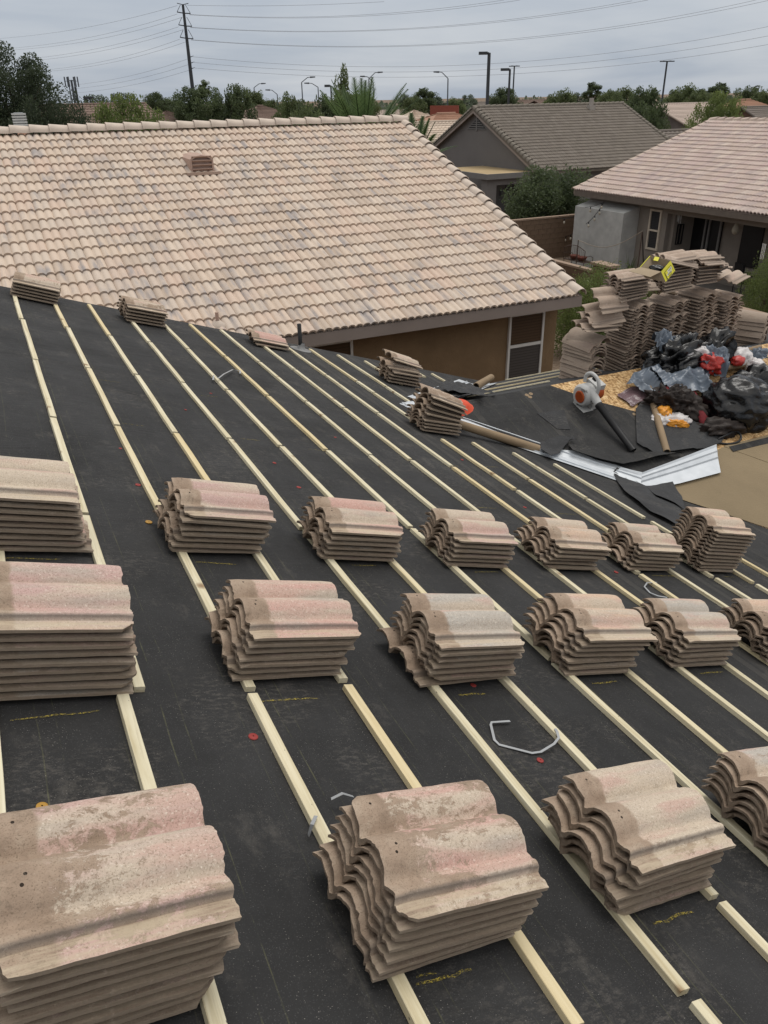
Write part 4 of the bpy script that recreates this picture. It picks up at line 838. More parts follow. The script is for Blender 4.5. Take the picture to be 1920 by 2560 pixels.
stack('back row stack sixth from the left edge', 3.085, 3.0, 6, 1, (BUFF,), .22, pitch=.025, kicks={4: (-.02, .01, 0, 0, 0), 5: (-.05, .02, 3, 0, 0)}, seed=6, drift=0.045, look='buff brown')
stack('tall back row stack beside the tan paper', 3.73, 3.04, 12, 1, (PEACH,), .2, pitch=.0245, seed=7, drift=0.035, look='peach')
stack('middle row stack at the left edge', -.295, 1.985, 9, 0, (ROSE,), .05, pitch=.027, seed=8, drift=-.035, look='cream and rose')
stack('middle row stack second from the left edge', .39, 2.03, 7, 1.5, (PINK,), .16, pitch=.0245, kicks={0: (0, 0, 1, 0, 0), 2: (.0, .005, -2, 0, 0), 4: (-.01, 0, 2, .6, .001)}, seed=9, drift=0.05, look='pink')
stack('middle row stack third from the left edge', 1.075, 1.945, 7, 1, (GREY,), .1, pitch=.0255, kicks={5: (.025, 0, 4, .8, .002), 6: (-.06, .02, 6, 0, 0), 3: (.01, 0, 2, 0, 0)}, seed=10, drift=0.01, look='salmon and grey')
stack('middle row stack fourth from the left edge', 1.76, 1.975, 7, 0, (PEACH,), .18, pitch=.026, kicks={1: (-.03, .01, 0, 0, 0), 2: (-.045, .01, 1, 0, 0), 3: (-.055, .02, -1, 0, 0), 4: (-.07, .02, 0, 0, 0)}, seed=11, drift=0.06, look='peach and rose')
stack('middle row stack fifth from the left edge', 2.40, 1.995, 6, 1, (GREY,), .12, pitch=.025, kicks={1: (-.02, .005, 0, 0, 0), 2: (-.03, .01, 0, 0, 0), 5: (.01, 0, -2, 0, 0)}, seed=12, drift=0.05, look='grey and pink')
stack('middle row stack cut by the right edge', 3.10, 2.01, 6, 0, (PEACH,), .2, pitch=.026, kicks={2: (-.03, .01, 2, 0, 0), 3: (-.05, .02, -2, 0, 0)}, seed=13, look='peach')
stack('front row stack at the left edge', -.315, .945, 9, 4, (ROSE,), .44, pitch=.0265, seed=14, look='large pink and cream')
stack('front row stack in the middle', .385, .925, 7, 1.5, (PINK,), .50, pitch=.0255, kicks={0: (0, 0, -1, 0, 0), 5: (.01, 0, 2.5, 0, 0), 6: (-.02, .01, 2, 0, 0)}, seed=15, drift=0.03, look='worn pink and white')
stack('front row stack right of the middle', 1.085, .925, 6, 2.5, (CREAM,), .24, pitch=.027, kicks={2: (-.03, .01, 1.5, 0, 0), 3: (-.035, .0, -1, 0, 0), 4: (-.04, .01, 2, 0, 0)}, seed=16, drift=0.02, look='cream and rose')
stack('front row stack cut by the right edge', 1.77, .93, 6, 1, (GREY,), .24, pitch=.0265, kicks={1: (-.03, .005, 0, 0, 0), 2: (-.035, .01, 0, 0, 0), 3: (-.04, 0, 0, 0, 0)}, seed=17, look='pale grey')
stack('low pile at the rake, far left', .08, 8.24, 5, -6, (BUFF,), .4, pitch=.03, seed=18, look='dull pink')
stack('low pile at the rake, second from the left', 1.05, 8.06, 5, 7, (BUFF,), .5, pitch=.032, seed=19, look='dull brown')
stack('thin pile beside the black vent pipe', 2.36, 8.10, 2, 4, (PINK,), .2, pitch=.035, kicks={0: (-.02, .03, -7, 0, 0)}, seed=20, look='pink')
stack('small pile beside the far valley', 3.62, 7.42, 6, 2, (BUFF,), .4, pitch=.034, kicks={0: (.10, .16, 12, 6, .03), 1: (-.02, .06, -3, 0, 0), 2: (.04, 0, 5, 0, 0)}, seed=21, look='tilted pink')
stack('skewed pile against the orange cap', 3.03, 5.55, 8, 3, (BUFF,), .6, pitch=.029, kicks={0: (.10, .09, -2, 9, .012), 1: (.08, .07, 2, 8, .010), 2: (.05, .06, -2, 6, .012), 3: (.02, .03, 0, 4, .012)}, seed=22, look='brown')
e_ = bpy.data.objects  # (names of stacked tiles all repeat roof_tile)

# the big heap behind the cross gable
def heap_col(where, x, y, N, pitch=.036, rz=0, seed=0, z0=None, lookup='from the bottom', wmul=1, tilt=0, grp='roof tiles in the big heap', drift=(0, 0), top_look=None):
    rr = random.Random(seed); z = (zfar(y) + .03 if z0 is None else z0)
    for i in range(N):
        s = i / max(1, N - 1)
        Mw = Matrix.Translation((x + drift[0] * s + rr.gauss(0, .008), y + drift[1] * s + rr.gauss(0, .008), z)) @ Matrix.Rotation(math.radians(rz + rr.gauss(0, 1.5)), 4, 'Z') @ Matrix.Rotation(math.radians(tilt + rr.gauss(0, .6)), 4, 'Y') @ Matrix.Rotation(math.radians(rr.gauss(0, .5)), 4, 'X')
        put_tile(rr.choice(MD), Mw, 'brown roof tile, %s in the %s' % ('lowest' if i == 0 else ORD[i] + ' up', where), rr.choice((BUFF, ROSE, GREY, CREAM)), .45 + rr.random() * .5, grp)
        z += pitch + rr.uniform(-.003, .003)
    return z
# tile length runs towards the camera side (local x -> -y)
heap_col('first wavy column of the heap', 6.22, 6.98, 24, .0345, -92, 1)
heap_col('second wavy column of the heap', 6.76, 7.00, 22, .037, -88, 2)
heap_col('third wavy column of the heap', 7.26, 7.02, 22, .038, -91, 3)
heap_col('fourth wavy column of the heap', 7.70, 7.05, 20, .038, -88, 4)
heap_col('sideways layer under the yellow box', 6.08, 6.62, 7, .037, 2, 5, z0=4.10, tilt=-1)
heap_col('slanting layer right of the yellow box', 6.72, 6.66, 10, .036, -4, 6, z0=4.12, tilt=-3)
heap_col('jumbled top layer at the right of the heap', 7.22, 6.66, 8, .038, 6, 7, z0=4.16, tilt=3)
for i, (px, py, rz, ty, lab) in enumerate(((1692, 655, -14, 14, 'pale cream roof tile lying slanted on the heap crest behind the yellow box'), (1765, 655, 10, 4, 'upturned roof tile on the crest of the heap, right of the slanted one'), (1795, 665, 40, 8, 'roof tile lying askew on the right shoulder of the heap'), (1825, 695, 20, -4, 'cream roof tile jutting out at the right end of the heap'), (1590, 720, -20, -4, 'warped roof tile resting on the left shoulder of the heap'))):
    p = at_y(px, py, 6.72 + .03 * i); put_tile(MD[i], Matrix.Translation(p) @ Matrix.Rotation(math.radians(rz), 4, 'Z') @ Matrix.Rotation(math.radians(ty), 4, 'Y') @ Matrix.Translation((-.2, -.16, 0)), lab, CREAM if i in (0, 3) else BUFF, .2, 'roof tiles in the big heap')
# half round ridge tiles: two columns
def ridge_mesh(seed):
    rr = random.Random(seed); m_ = MB(); n_ = 12; vs = []; r0, r1 = .15, .13
    for x, r in ((0, r0), (.14, r0 * .98), (.28, r1 * 1.02), (.42, r1)):
        for t_ in (0, .016):
            for k in range(n_ + 1): a = math.pi * (.08 + .84 * k / n_); vs.append((x + rr.uniform(-.003, .003), math.cos(a) * (r - t_) * 1.05, math.sin(a) * (r - t_) * .95))
    q = n_ + 1; fs = []; 
    for s in range(3):
        for k in range(n_): fs.append((s * 2 * q + k, (s + 1) * 2 * q + k, (s + 1) * 2 * q + k + 1, s * 2 * q + k + 1)); fs.append((s * 2 * q + q + k, s * 2 * q + q + k + 1, (s + 1) * 2 * q + q + k + 1, (s + 1) * 2 * q + q + k))
    m_.add(vs, fs, 0, True)
    for s in (0, 3): m_.add(vs[s * 2 * q:(s * 2 + 2) * q], [(k, k + 1, q + k + 1, q + k) for k in range(n_)])
    for k in (0, n_): m_.add([vs[s * 2 * q + k] for s in range(4)] + [vs[s * 2 * q + q + k] for s in range(4)], [(s, s + 1, 4 + s + 1, 4 + s) for s in range(3)])
    return m_.mesh('ridge_tile', M_ST2)
RM = [ridge_mesh(i) for i in range(4)]
def rcol(where, x, y, N, pitch, rz, seed, z0=None):
    rr = random.Random(seed); z = (zfar(y) - .06) if z0 is None else z0
    for i in range(N):
        Mw = Matrix.Translation((x + rr.gauss(0, .010), y + rr.gauss(0, .012), z)) @ Matrix.Rotation(math.radians(rz + rr.gauss(0, 4)), 4, 'Z') @ Matrix.Rotation(math.radians(rr.gauss(0, 1.5)), 4, 'Y')
        o = bpy.data.objects.new('ridge_tile', rr.choice(RM)); COL.objects.link(o); o.matrix_world = Mw; o.color = (*rr.choice((ROSE, BUFF, CREAM)), .25 + rr.random() * .3)
        tag(o, 'half round ridge tile, %s of the %s' % ('lowest' if i == 0 else ORD[i] + ' up', where), 'ridge tile', 'half round ridge tiles piled at the heap'); z += pitch + rr.uniform(-.004, .004)
rcol('column at the left end of the heap', 5.80, 7.05, 12, .046, -82, 11)
rcol('column at the right end of the heap', 8.38, 7.05, 10, .045, -62, 12)
for i, (px, py, rx, ry, rz, lab) in enumerate(((1524, 752, 38, 3, 4, 'grey cracked roof tile leaning upright at the left of the heap'), (1508, 786, 28, -3, -4, 'grey roof tile propped below the leaning one, left of the heap'), (1498, 800, 12, 4, 2, 'grey roof tile lying loosely under the leaning pieces'), (1486, 816, 2, 3, -6, 'pale roof tile lying flat on the left ridge tile column'))):
    p = at_y(px, py, 6.68); o = put_tile(MD[i], Matrix.Translation(p) @ Matrix.Rotation(math.radians(rz), 4, 'Z') @ Matrix.Rotation(math.radians(ry), 4, 'Y') @ Matrix.Rotation(math.radians(rx), 4, 'X') @ Matrix.Translation((-.2, -.16, 0)), lab, GREY, .75, 'roof tiles in the big heap')

# ------------------------------------------------------------------ yellow box with black bags on the heap
def zb(x, y): return 1560 + x * .0964, 630 + y * .0964
dB, dF = 9.12, 8.90
BR = at_d(*zb(1215, 220), dB); BLt = at_d(*zb(675, 105), dB + .02); FR = at_d(*zb(965, 515), dF); BRb = at_d(*zb(1330, 480), dB)
ax = (BLt - BR); ay = (FR - BR); az = (BRb - BR)
BOX = thing('carton', FR, 'open yellow carton with a printed label end, lying on the tile heap', 'box')
def quad(mb, a, b, c, d, th=.004, mi=0):
    n_ = (b - a).cross(d - a).normalized() * th; q = [a, b, c, d]; q += [p + n_ for p in q]; mb.add(q, [(3, 2, 1, 0), (4, 5, 6, 7), (0, 1, 5, 4), (1, 2, 6, 5), (2, 3, 7, 6), (3, 0, 4, 7)], mi)
b_ = MB(); quad(b_, BR + az, BR + az + ay, BR + az + ay + ax, BR + az + ax); quad(b_, BR, BR + ax, BR + ax + az, BR + az); quad(b_, BR + ay, BR + ay + az, BR + ay + az + ax, BR + ay + ax); part('carton_body', b_, M_CARD, BOX)
b_ = MB(); quad(b_, BR, BR + az, BR + az + ay, BR + ay, .006); EP = part('end_panel', b_, M_YEL, BOX)
b_ = MB(); quad(b_, BR + ax, BR + ax + az, BR + ax + ay + az, BR + ax + ay, .004); part('end_panel', b_, M_CARD, BOX); b_ = MB(); b_.tube([BR + ax, BR + ax + ay], .005, 4); part('yellow_edge', b_, M_YEL, BOX)
b_ = MB(); fo = at_d(*zb(680, 655), 8.72); fo2 = at_d(*zb(120, 500), 8.74); quad(b_, BR + ay, BR + ay + ax, fo2, fo, .003); part('front_flap', b_, M_CARD, BOX)
nrm = -ax.normalized()
def lab_quad(u0, u1, v0, v1, off, mat, nm='label_print'):
    b_ = MB(); q = [BR + ay * u + az * v + nrm * off for u, v in ((u0, v0), (u1, v0), (u1, v1), (u0, v1))]; b_.add(q, [(0, 1, 2, 3)]); part(nm, b_, mat, EP)
lab_quad(.16, .84, .22, .94, .008, M_INK); lab_quad(.185, .815, .245, .915, .009, M_YEL); lab_quad(.22, .62, .30, .50, .010, M_LAB); lab_quad(.30, .76, .54, .68, .010, M_LAB)
for i, (u0, u1, v) in enumerate(((.25, .58, .34), (.27, .55, .41), (.33, .72, .575), (.35, .66, .63), (.34, .7, .76), (.4, .66, .83))): lab_quad(u0, u1, v, v + .032, .011, M_INK)
tb = MB(); q0 = BR + ax * .55 + Vector((0, 0, .004)); quad(tb, q0, q0 + ax * .22, q0 + ax * .22 + ay * .22 + az * .12, q0 + ay * .22 + az * .12, .003); part('tab', tb, M_YEL, BOX)

BAGIN = (BR + ax * .5 + ay * .5 + az * .45)
# ------------------------------------------------------------------ crumpled plastic
import bmesh
def crumple(name, c, rad, seed, mat, label, cat, fold=.30, flat=.35, rot=0, sub=4, group=None, plane=True, sc=1.6, stretch=(1, 1, 1)):
    bm = bmesh.new(); bmesh.ops.create_icosphere(bm, subdivisions=sub, radius=1); off = Vector((seed * 7.3, seed * 3.1, seed))
    for v in bm.verts:
        p = v.co.copy(); q = Vector((p.x * stretch[0], p.y * stretch[1], p.z * stretch[2])) * sc + off
        r1 = 1 - abs(noise.noise(q)) * 2; r2 = 1 - abs(noise.noise(q * 2.3)) * 2; r3 = 1 - abs(noise.noise(q * 5.1)) * 2
        s = 1 + fold * (r1 - .4) + fold * .5 * (r2 - .4) + fold * .10 * (r3 - .4) + fold * .35 * (1 - abs(noise.noise(Vector((p.x * 1.2, p.y * 6.5, p.z * 6.5)) + off)) * 2.4); p = p * s; p.z = max(p.z, -flat) ; v.co = Vector((p.x * rad[0], p.y * rad[1], (p.z + flat) * rad[2]))
    me = bpy.data.meshes.new(name); bm.to_mesh(me); bm.free(); me.materials.append(mat); me.polygons.foreach_set('use_smooth', [True] * len(me.polygons))
    o = bpy.data.objects.new(name, me); COL.objects.link(o); o.matrix_world = Matrix.Translation(c) @ MNEAR @ Matrix.Rotation(rot, 4, 'Z'); tag(o, label, cat, group); return o
def crumple_sheet(name, outline_c, size, seed, mat, label, cat, amp=.08, rot=0, n_=44, sc=4, group=None, lift=.01):
    mb = MB(); vs = []
    for i in range(n_ + 1):
        for j in range(n_ + 1):
            u, v = i / n_ - .5, j / n_ - .5; q = Vector((u * sc + seed, v * sc, seed * 2.0)); e = .12 * noise.noise(Vector((u * 4, v * 4, seed + 9)))
            r = 1 - abs(noise.noise(Vector((q.x, q.y * .45, q.z)))) * 2; r2 = 1 - abs(noise.noise(Vector((q.x * 1.2, q.y * 2.0, q.z)))) * 2; edge = 1 - max(abs(u), abs(v)) * .9
            vs.append((u * size[0] * (1 + e) + .1 * size[0] * noise.noise(q * .7), v * size[1] * (1 + e * 1.5) + .1 * size[1] * noise.noise(q * .7 + Vector((5, 0, 0))), lift + max(0, amp * (.35 + .5 * r + .13 * r2)) * (.5 + edge)))
    mb.add(vs, [(i * (n_ + 1) + j, (i + 1) * (n_ + 1) + j, (i + 1) * (n_ + 1) + j + 1, i * (n_ + 1) + j + 1) for i in range(n_) for j in range(n_)], 0, True)
    o = solo(name, mb, mat, label, cat, group); o.matrix_world = Matrix.Translation(outline_c) @ MNEAR @ Matrix.Rotation(rot, 4, 'Z'); return o
crumple('bag_roll', BAGIN + Vector((0, 0, -.03)), (.085, .04, .035), 61, M_BAG, 'black plastic bag roll lying inside the open yellow carton', 'bag roll', .2, .8, -.55, 4)
def NP(px, py, off=0): return on_near(px, py, off)
crumple('trash_bag', NP(1835, 1035), (.36, .30, .31), 3, M_BAG, 'large full glossy black trash bag on the strand board, right side', 'trash bag', .13, .3, -.5, 5, sc=1.3, stretch=(1, 1, 2.2))
crumple('trash_bag', NP(1690, 920), (.38, .20, .24), 5, M_BAG, 'glossy black crumpled bag behind the blue grey plastic, below the heap', 'trash bag', .5, .3, .1, 5)
crumple('trash_bag', NP(1898, 985), (.30, .20, .22), 8, M_BAG, 'dark plastic bag at the right edge behind the full black bag', 'trash bag', .4, .3, -.4)
crumple('trash_bag', NP(1776, 905), (.22, .16, .26), 12, M_BAG, 'tall black bag with glossy folds behind the white and red wrapper', 'trash bag', .45, .3, .3)
crumple_sheet('plastic_sheet', NP(1620, 965), (.60, .34), 2, M_BLUE, 'blue grey plastic sheet crumpled at the left of the trash', 'plastic sheet', .12, .5, sc=2.8)
crumple_sheet('plastic_sheet', NP(1700, 975), (.62, .42), 7, M_BLUE, 'blue grey plastic sheet draped in front of the black bags', 'plastic sheet', .17, -.2, sc=3.2, lift=.03)
crumple_sheet('plastic_sheet', NP(1760, 940), (.40, .34), 11, M_BLUE, 'blue grey plastic fold under the red and white wrapper', 'plastic sheet', .24, .9, sc=2.8, lift=.06)
crumple_sheet('plastic_sheet', NP(1640, 905), (.34, .22), 17, M_BLUE, 'blue grey plastic tip standing against the tile column', 'plastic sheet', .24, .9, sc=2.8, lift=.08)
crumple_sheet('plastic_sheet', NP(1868, 905), (.50, .22), 15, M_BLUE, 'blue grey plastic lying by the cardboard tubes at right', 'plastic sheet', .12, -.1)
crumple_sheet('plastic_film', NP(1600, 985), (.52, .22), 4, M_PURP, 'thin purplish plastic film lying flat on the strand board', 'plastic film', .02, .25, lift=.006)
crumple('plastic_wrapper', NP(1735, 905, .16), (.17, .09, .09), 21, M_WBAG, 'white plastic wrapper on top of the trash beside a red one', 'wrapper', .45, .8, -.5, 4)
crumple('plastic_wrapper', NP(1770, 925, .16), (.11, .09, .09), 23, M_RED, 'crumpled red plastic wrapper on top of the trash', 'wrapper', .55, .8, -.6, 4)
crumple('plastic_bag', NP(1840, 905, .06), (.15, .11, .10), 25, M_WBAG, 'white plastic bag with a red mark lying on the tubes', 'plastic bag', .3, .6, .1, 4)
rd = NP(1838, 897, .17); crumple('red_print', NP(1842, 908, .14), (.085, .06, .05), 27, M_RED, 'red printed patch on the white plastic bag', 'print', .25, .6, .1, 3)
crumple('plastic_bag', NP(1886, 930, .04), (.09, .12, .10), 29, M_WBAG, 'small white paper bag standing by the right tube end', 'plastic bag', .3, .4, .2, 4)
crumple('plastic_bag', NP(1912, 945, .02), (.10, .07, .05), 30, M_PURP, 'pale purple plastic scrap at the right edge', 'plastic bag', .4, .4, .2, 3)
crumple('snack_bag', NP(1675, 1055, .0), (.17, .09, .06), 31, M_WBAG, 'white half of a torn snack bag on the loose black felt', 'snack bag', .45, .35, -.35, 4)
crumple('snack_bag', NP(1655, 1038, .02), (.08, .06, .06), 33, M_ORB, 'orange top end of the torn snack bag', 'snack bag', .5, .4, .2, 4)
crumple('snack_bag', NP(1688, 1066, .01), (.11, .035, .05), 35, M_ORB, 'orange lower edge of the torn snack bag', 'snack bag', .4, .4, -.45, 4)
# tool belts and red rope bundle
crumple('tool_belt', NP(1668, 1015), (.21, .14, .14), 41, M_LEATH, 'dark leather tool belt heap between the tube and red bundle', 'tool belt', .6, .3, -.3, 5)
crumple('tool_belt', NP(1708, 1020), (.11, .18, .11), 43, M_LEATH, 'dark studded belt hanging down right of the tool belt heap', 'tool belt', .6, .3, .1, 4)
crumple('red_pouch', NP(1668, 985, .10), (.11, .05, .06), 45, M_REDC, 'dark red cloth flap on the tool belt heap', 'cloth', .3, .4, .1, 4)
p_ = [NP(1730, 975, .12), NP(1738, 1000, .09), NP(1748, 1025, .07), NP(1756, 1048, .05), NP(1758, 1062, .03)]
solo('red_bundle', MB().tube(p_, [.025, .045, .06, .055, .02], 12), M_REDC, 'fuzzy dark red rope bundle left of the full black bag', 'rope bundle')
crumple('leather_bag', NP(1800, 1078), (.22, .10, .09), 47, M_LEATH, 'dark leather bag mouth at the foot of the full black bag', 'bag', .5, .3, -.2, 4)
p_ = [NP(1868, 1020, .12), NP(1885, 1040, .08), NP(1897, 1062, .045), NP(1893, 1043, .02)]
solo('boot', MB().tube([NP(1862, 1012, .14), NP(1876, 1030, .08), NP(1890, 1052, .045)], [.05, .055, .045], 12).tube([NP(1880, 1038, .05), NP(1902, 1030, .05)], [.05, .03], 10), M_LEATH, 'dark brown leather boot shaped pouch right of the full black bag', 'pouch')
st_ = [NP(1795, 1098, .03), NP(1815, 1088, .05), NP(1840, 1078, .05), NP(1852, 1090, .04), NP(1846, 1104, .02), NP(1820, 1110, .012), NP(1790, 1106, .012)]
def smooth_path(P, m_=6):
    out = []; n_ = len(P)
    for i in range(n_ - 1):
        a, b, c, d = P[max(0, i - 1)], P[i], P[i + 1], P[min(n_ - 1, i + 2)]
        for k in range(m_):
            t = k / m_; out.append(.5 * ((2 * b) + (c - a) * t + (2 * a - 5 * b + 4 * c - d) * t * t + (3 * b - a - 3 * c + d) * t ** 3))
    out.append(P[-1]); return out
solo('belt_strap', MB().tube(smooth_path([Vector(p) for p in st_]), .012, 7), M_BLK, 'looped black strap curling on the strand board below the black bag', 'strap')

# cardboard tubes
def ctube(A, B, r, label):
    A = Vector(A); B = Vector(B); d = (B - A).normalized(); t_ = thing('cardboard_tube', A, label, 'cardboard tube', 'empty cardboard roll cores')
    n_ = 18; a = d.cross(Vector((0, 0, 1))).normalized(); b = a.cross(d); mb = MB(); vs = []
    for P, rr_ in ((A, r), (B, r), (B, r * .84), (B - d * .12, r * .84)):
        vs += [P + (a * math.cos(k * 2 * math.pi / n_) + b * math.sin(k * 2 * math.pi / n_)) * rr_ for k in range(n_)]
    mb.add(vs[:2 * n_], [(k, (k + 1) % n_, n_ + (k + 1) % n_, n_ + k) for k in range(n_)], 0, True); mb.add(vs[n_:3 * n_], [(k, (k + 1) % n_, n_ + (k + 1) % n_, n_ + k) for k in range(n_)])
    mb.add(vs[:n_], [tuple(range(n_))]); part('tube_wall', mb, M_KRAFT, t_); m2 = MB(); m2.add(vs[2 * n_:], [(k, (k + 1) % n_, n_ + (k + 1) % n_, n_ + k) for k in range(n_)], 0, True); m2.add(vs[3 * n_:], [tuple(range(n_))]); part('tube_bore', m2, M_TUBEIN, t_)
ctube(NP(1622, 970, .05), NP(1667, 1130, .045), .034, 'long cardboard tube lying on the loose felt right of the leaf blower')
ctube(on_main(1120, 1052, .10), NP(1345, 1130, .02) + Vector((0, 0, .03)), .040, 'long cardboard tube lying along the near valley under the skewed tile pile')
q = on_main(1190, 963, .09); ctube(at_d(1228, 944, 9.6), at_d(1190, 966, 9.05), .045, 'short cardboard tube lying in the far valley flashing')
q = on_main(1083, 1003, .10); ctube(q + Vector((.22, .28, -.03)), q, .034, 'cardboard tube end poking from the black felt bundle')
ctube(NP(1900, 868, .10), NP(1795, 895, .12), .030, 'upper of the two cardboard tubes at the back right of the trash')
ctube(NP(1895, 905, .10), NP(1780, 925, .10), .034, 'lower of the two cardboard tubes at the back right of the trash')
solo('scrap_tube', MB().tube([NP(1690, 905, .10), NP(1722, 912, .10)], .03, 12), M_KRAFT, 'short tube stub buried under the blue grey plastic', 'cardboard tube')

# felt pieces, flashing piece and papers on the near face
def lay(name, pts, off, mat, parent=None, label=None, cat=None, th=.003, wav=.0, seed=0, group=None, sub=10, curl=None):
    """thin sheet laid over the near face; pts are plan coordinates of the outline corners (quad), bilinear"""
    a, b, c, d = [Vector((p[0], p[1], 0)) for p in pts]; mb = MB(); vs = []
    for i in range(sub + 1):
        for j in range(sub + 1):
            u, v = i / sub, j / sub; p = a * (1 - u) * (1 - v) + b * u * (1 - v) + c * u * v + d * (1 - u) * v
            z = max(znear(p.y), zmain(p.x)) + off + wav * (.5 + noise.noise(Vector((p.x * 4, p.y * 4, seed)))) + (curl(u, v) if curl else 0); vs.append((p.x, p.y, z))
    F = [(i * (sub + 1) + j, (i + 1) * (sub + 1) + j, (i + 1) * (sub + 1) + j + 1, i * (sub + 1) + j + 1) for i in range(sub) for j in range(sub)]
    if (b - a).cross(d - a).z < 0: F = [tuple(reversed(f)) for f in F]
    mb.add(vs, F, 0, True); nv = [(x, y, z - th) for x, y, z in vs]; ring = [i * (sub + 1) for i in range(sub + 1)] + [sub * (sub + 1) + j for j in range(1, sub + 1)] + [i * (sub + 1) + sub for i in range(sub - 1, -1, -1)] + [j for j in range(sub - 1, 0, -1)]
    o = len(vs); mb.add([vs[k] for k in ring] + [nv[k] for k in ring], [(k, (k + 1) % len(ring), len(ring) + (k + 1) % len(ring), len(ring) + k) for k in range(len(ring))])
    if parent: return part(name, mb, mat, parent, label)
    return solo(name, mb, mat, label, cat, group)
def PN(px, py): p = on_near(px, py); return (p.x, p.y)
def PM(px, py): p = on_main(px, py); return (p.x, p.y)
def lay2(name, top, bot, off, mat, parent=None, label=None, cat=None, wav=.004, seed=0, sub=14, per=5, near=True, curl=None):
    """sheet between two polylines given as plan points"""
    mb = MB(); vs = []; T = []; B = []
    for P, Q in ((top, T), (bot, B)):
        for a_, b_ in zip(P[:-1], P[1:]):
            for k in range(per): Q.append((a_[0] + (b_[0] - a_[0]) * k / per, a_[1] + (b_[1] - a_[1]) * k / per))
        Q.append(P[-1])
    n_ = len(T)
    for i in range(n_):
        for j in range(sub + 1):
            v = j / sub; x = T[i][0] * (1 - v) + B[i][0] * v; y = T[i][1] * (1 - v) + B[i][1] * v
            z = max(znear(y), zmain(x)) + off + wav * (.5 + noise.noise(Vector((x * 4, y * 4, seed)))) + (curl(i / (n_ - 1), v) if curl else 0); vs.append((x, y, z))
    F = [(i * (sub + 1) + j, i * (sub + 1) + j + 1, (i + 1) * (sub + 1) + j + 1, (i + 1) * (sub + 1) + j) for i in range(n_ - 1) for j in range(sub)]
    mb.add(vs, F, 0, True); nv = [(x, y, z - .003) for x, y, z in vs]; s1 = sub + 1
    ring = [i * s1 for i in range(n_)] + [(n_ - 1) * s1 + j for j in range(1, s1)] + [i * s1 + sub for i in range(n_ - 2, -1, -1)] + [j for j in range(sub - 1, 0, -1)]
    mb.add([vs[k] for k in ring] + [nv[k] for k in ring], [(k, (k + 1) % len(ring), len(ring) + (k + 1) % len(ring), len(ring) + k) for k in range(len(ring))])
    return part(name, mb, mat, parent, label) if parent else solo(name, mb, mat, label, cat)
lay2('felt_sheet', [(3.5, 6.352), (4.3, 6.352), (4.99, 6.345), PN(1480, 1003), PN(1590, 1032), PN(1640, 1075), PN(1690, 1125)], [PM(1165, 1062), PM(1250, 1092), PM(1345, 1126), PM(1440, 1150), PN(1490, 1152), PN(1552, 1168), PN(1640, 1150)], .012, M_FELT, H, 'black felt on the cross gable under the leaf blower', sub=16)
lay2('felt_sheet', [PN(1425, 1118), PN(1640, 1128), PN(1792, 1116)], [PN(1505, 1180), PN(1610, 1218), PN(1797, 1168)], .006, M_FELT, H, wav=.002, sub=8)  # black sheet added to give the dark gap under the felt edge
lay2('felt_scrap', [PN(1342, 1037), PN(1410, 1029)], [PN(1392, 1076), PN(1425, 1078)], .018, M_FELT2, None, 'small pale black felt scrap lying left of the leaf blower', 'felt scrap', sub=5)
lay2('felt_piece', [PN(1588, 1030), PN(1616, 992), PN(1665, 985), PN(1713, 998), PN(1770, 1045), PN(1817, 1092)], [PN(1591, 1114), PN(1632, 1140), PN(1680, 1137), PN(1713, 1132), PN(1760, 1127), PN(1800, 1114)], .026, M_FELT2, None, 'large loose felt piece under the cardboard tube and snack bag', 'felt piece', wav=.010, seed=3, sub=16, curl=lambda u, v: .05 * max(0, v - .75) * (1 if .1 < u < .7 else 0))
lay2('felt_piece', [PN(1420, 1118), PN(1500, 1130), PN(1560, 1140), PN(1640, 1138), PN(1705, 1142)], [PN(1430, 1142), PN(1500, 1164), PN(1556, 1176), PN(1640, 1156), PN(1700, 1146)], .035, M_FELT, None, 'felt edge folded up over the white flashing', 'felt piece', wav=.012, seed=5, sub=10, curl=lambda u, v: .03 * v)
lay2('felt_flap', [PN(1350, 1118), PN(1400, 1102), PN(1440, 1112)], [PM(1352, 1138), PM(1375, 1152), PM(1425, 1138)], .045, M_FELT2, None, 'torn felt flap lapping over the near valley flashing', 'felt piece', wav=.02, seed=8, sub=8)
lay2('felt_flap', [PM(1532, 1190), PM(1560, 1235), PM(1625, 1285), PM(1690, 1318)], [PM(1540, 1188), PM(1640, 1235), PM(1690, 1262), PM(1712, 1300)], .022, M_FELT2, None, 'loose felt strip below the white valley flashing', 'felt piece', wav=.02, seed=9, sub=10)
lay2('felt_flap', [PN(1610, 1232), PN(1680, 1214), PN(1700, 1245)], [PM(1640, 1250), PM(1685, 1268), PM(1712, 1285)], .030, M_FELT2, None, 'rumpled felt corner beside the tall tile stack', 'felt piece', wav=.03, seed=12, sub=10)
# tan building paper on the lower right of the near face
tl = PN(1700, 1175); lay('building_paper', [PN(1805, 1120), PN(1625, 1228), (6.33, 3.49), (XO, 3.482)], .006, M_TANPAPER, H, 'tan building paper on the lower cross gable', wav=.003, sub=20)
lay('building_paper', [(XO, 5.02), PN(1808, 1118), (6.9, 4.2), (XO, 3.9)], .010, M_TANPAPER, H, wav=.003, sub=16)
lay('felt_strip', [PN(1822, 1120), PN(1832, 1132), (XO, 4.80), (XO, 4.93)], .016, M_FELT, H, 'black felt strip along the edge of the tan paper', sub=8)
mm = MB(); A = Vector((5.5, 4.2, znear(4.2) + .004))
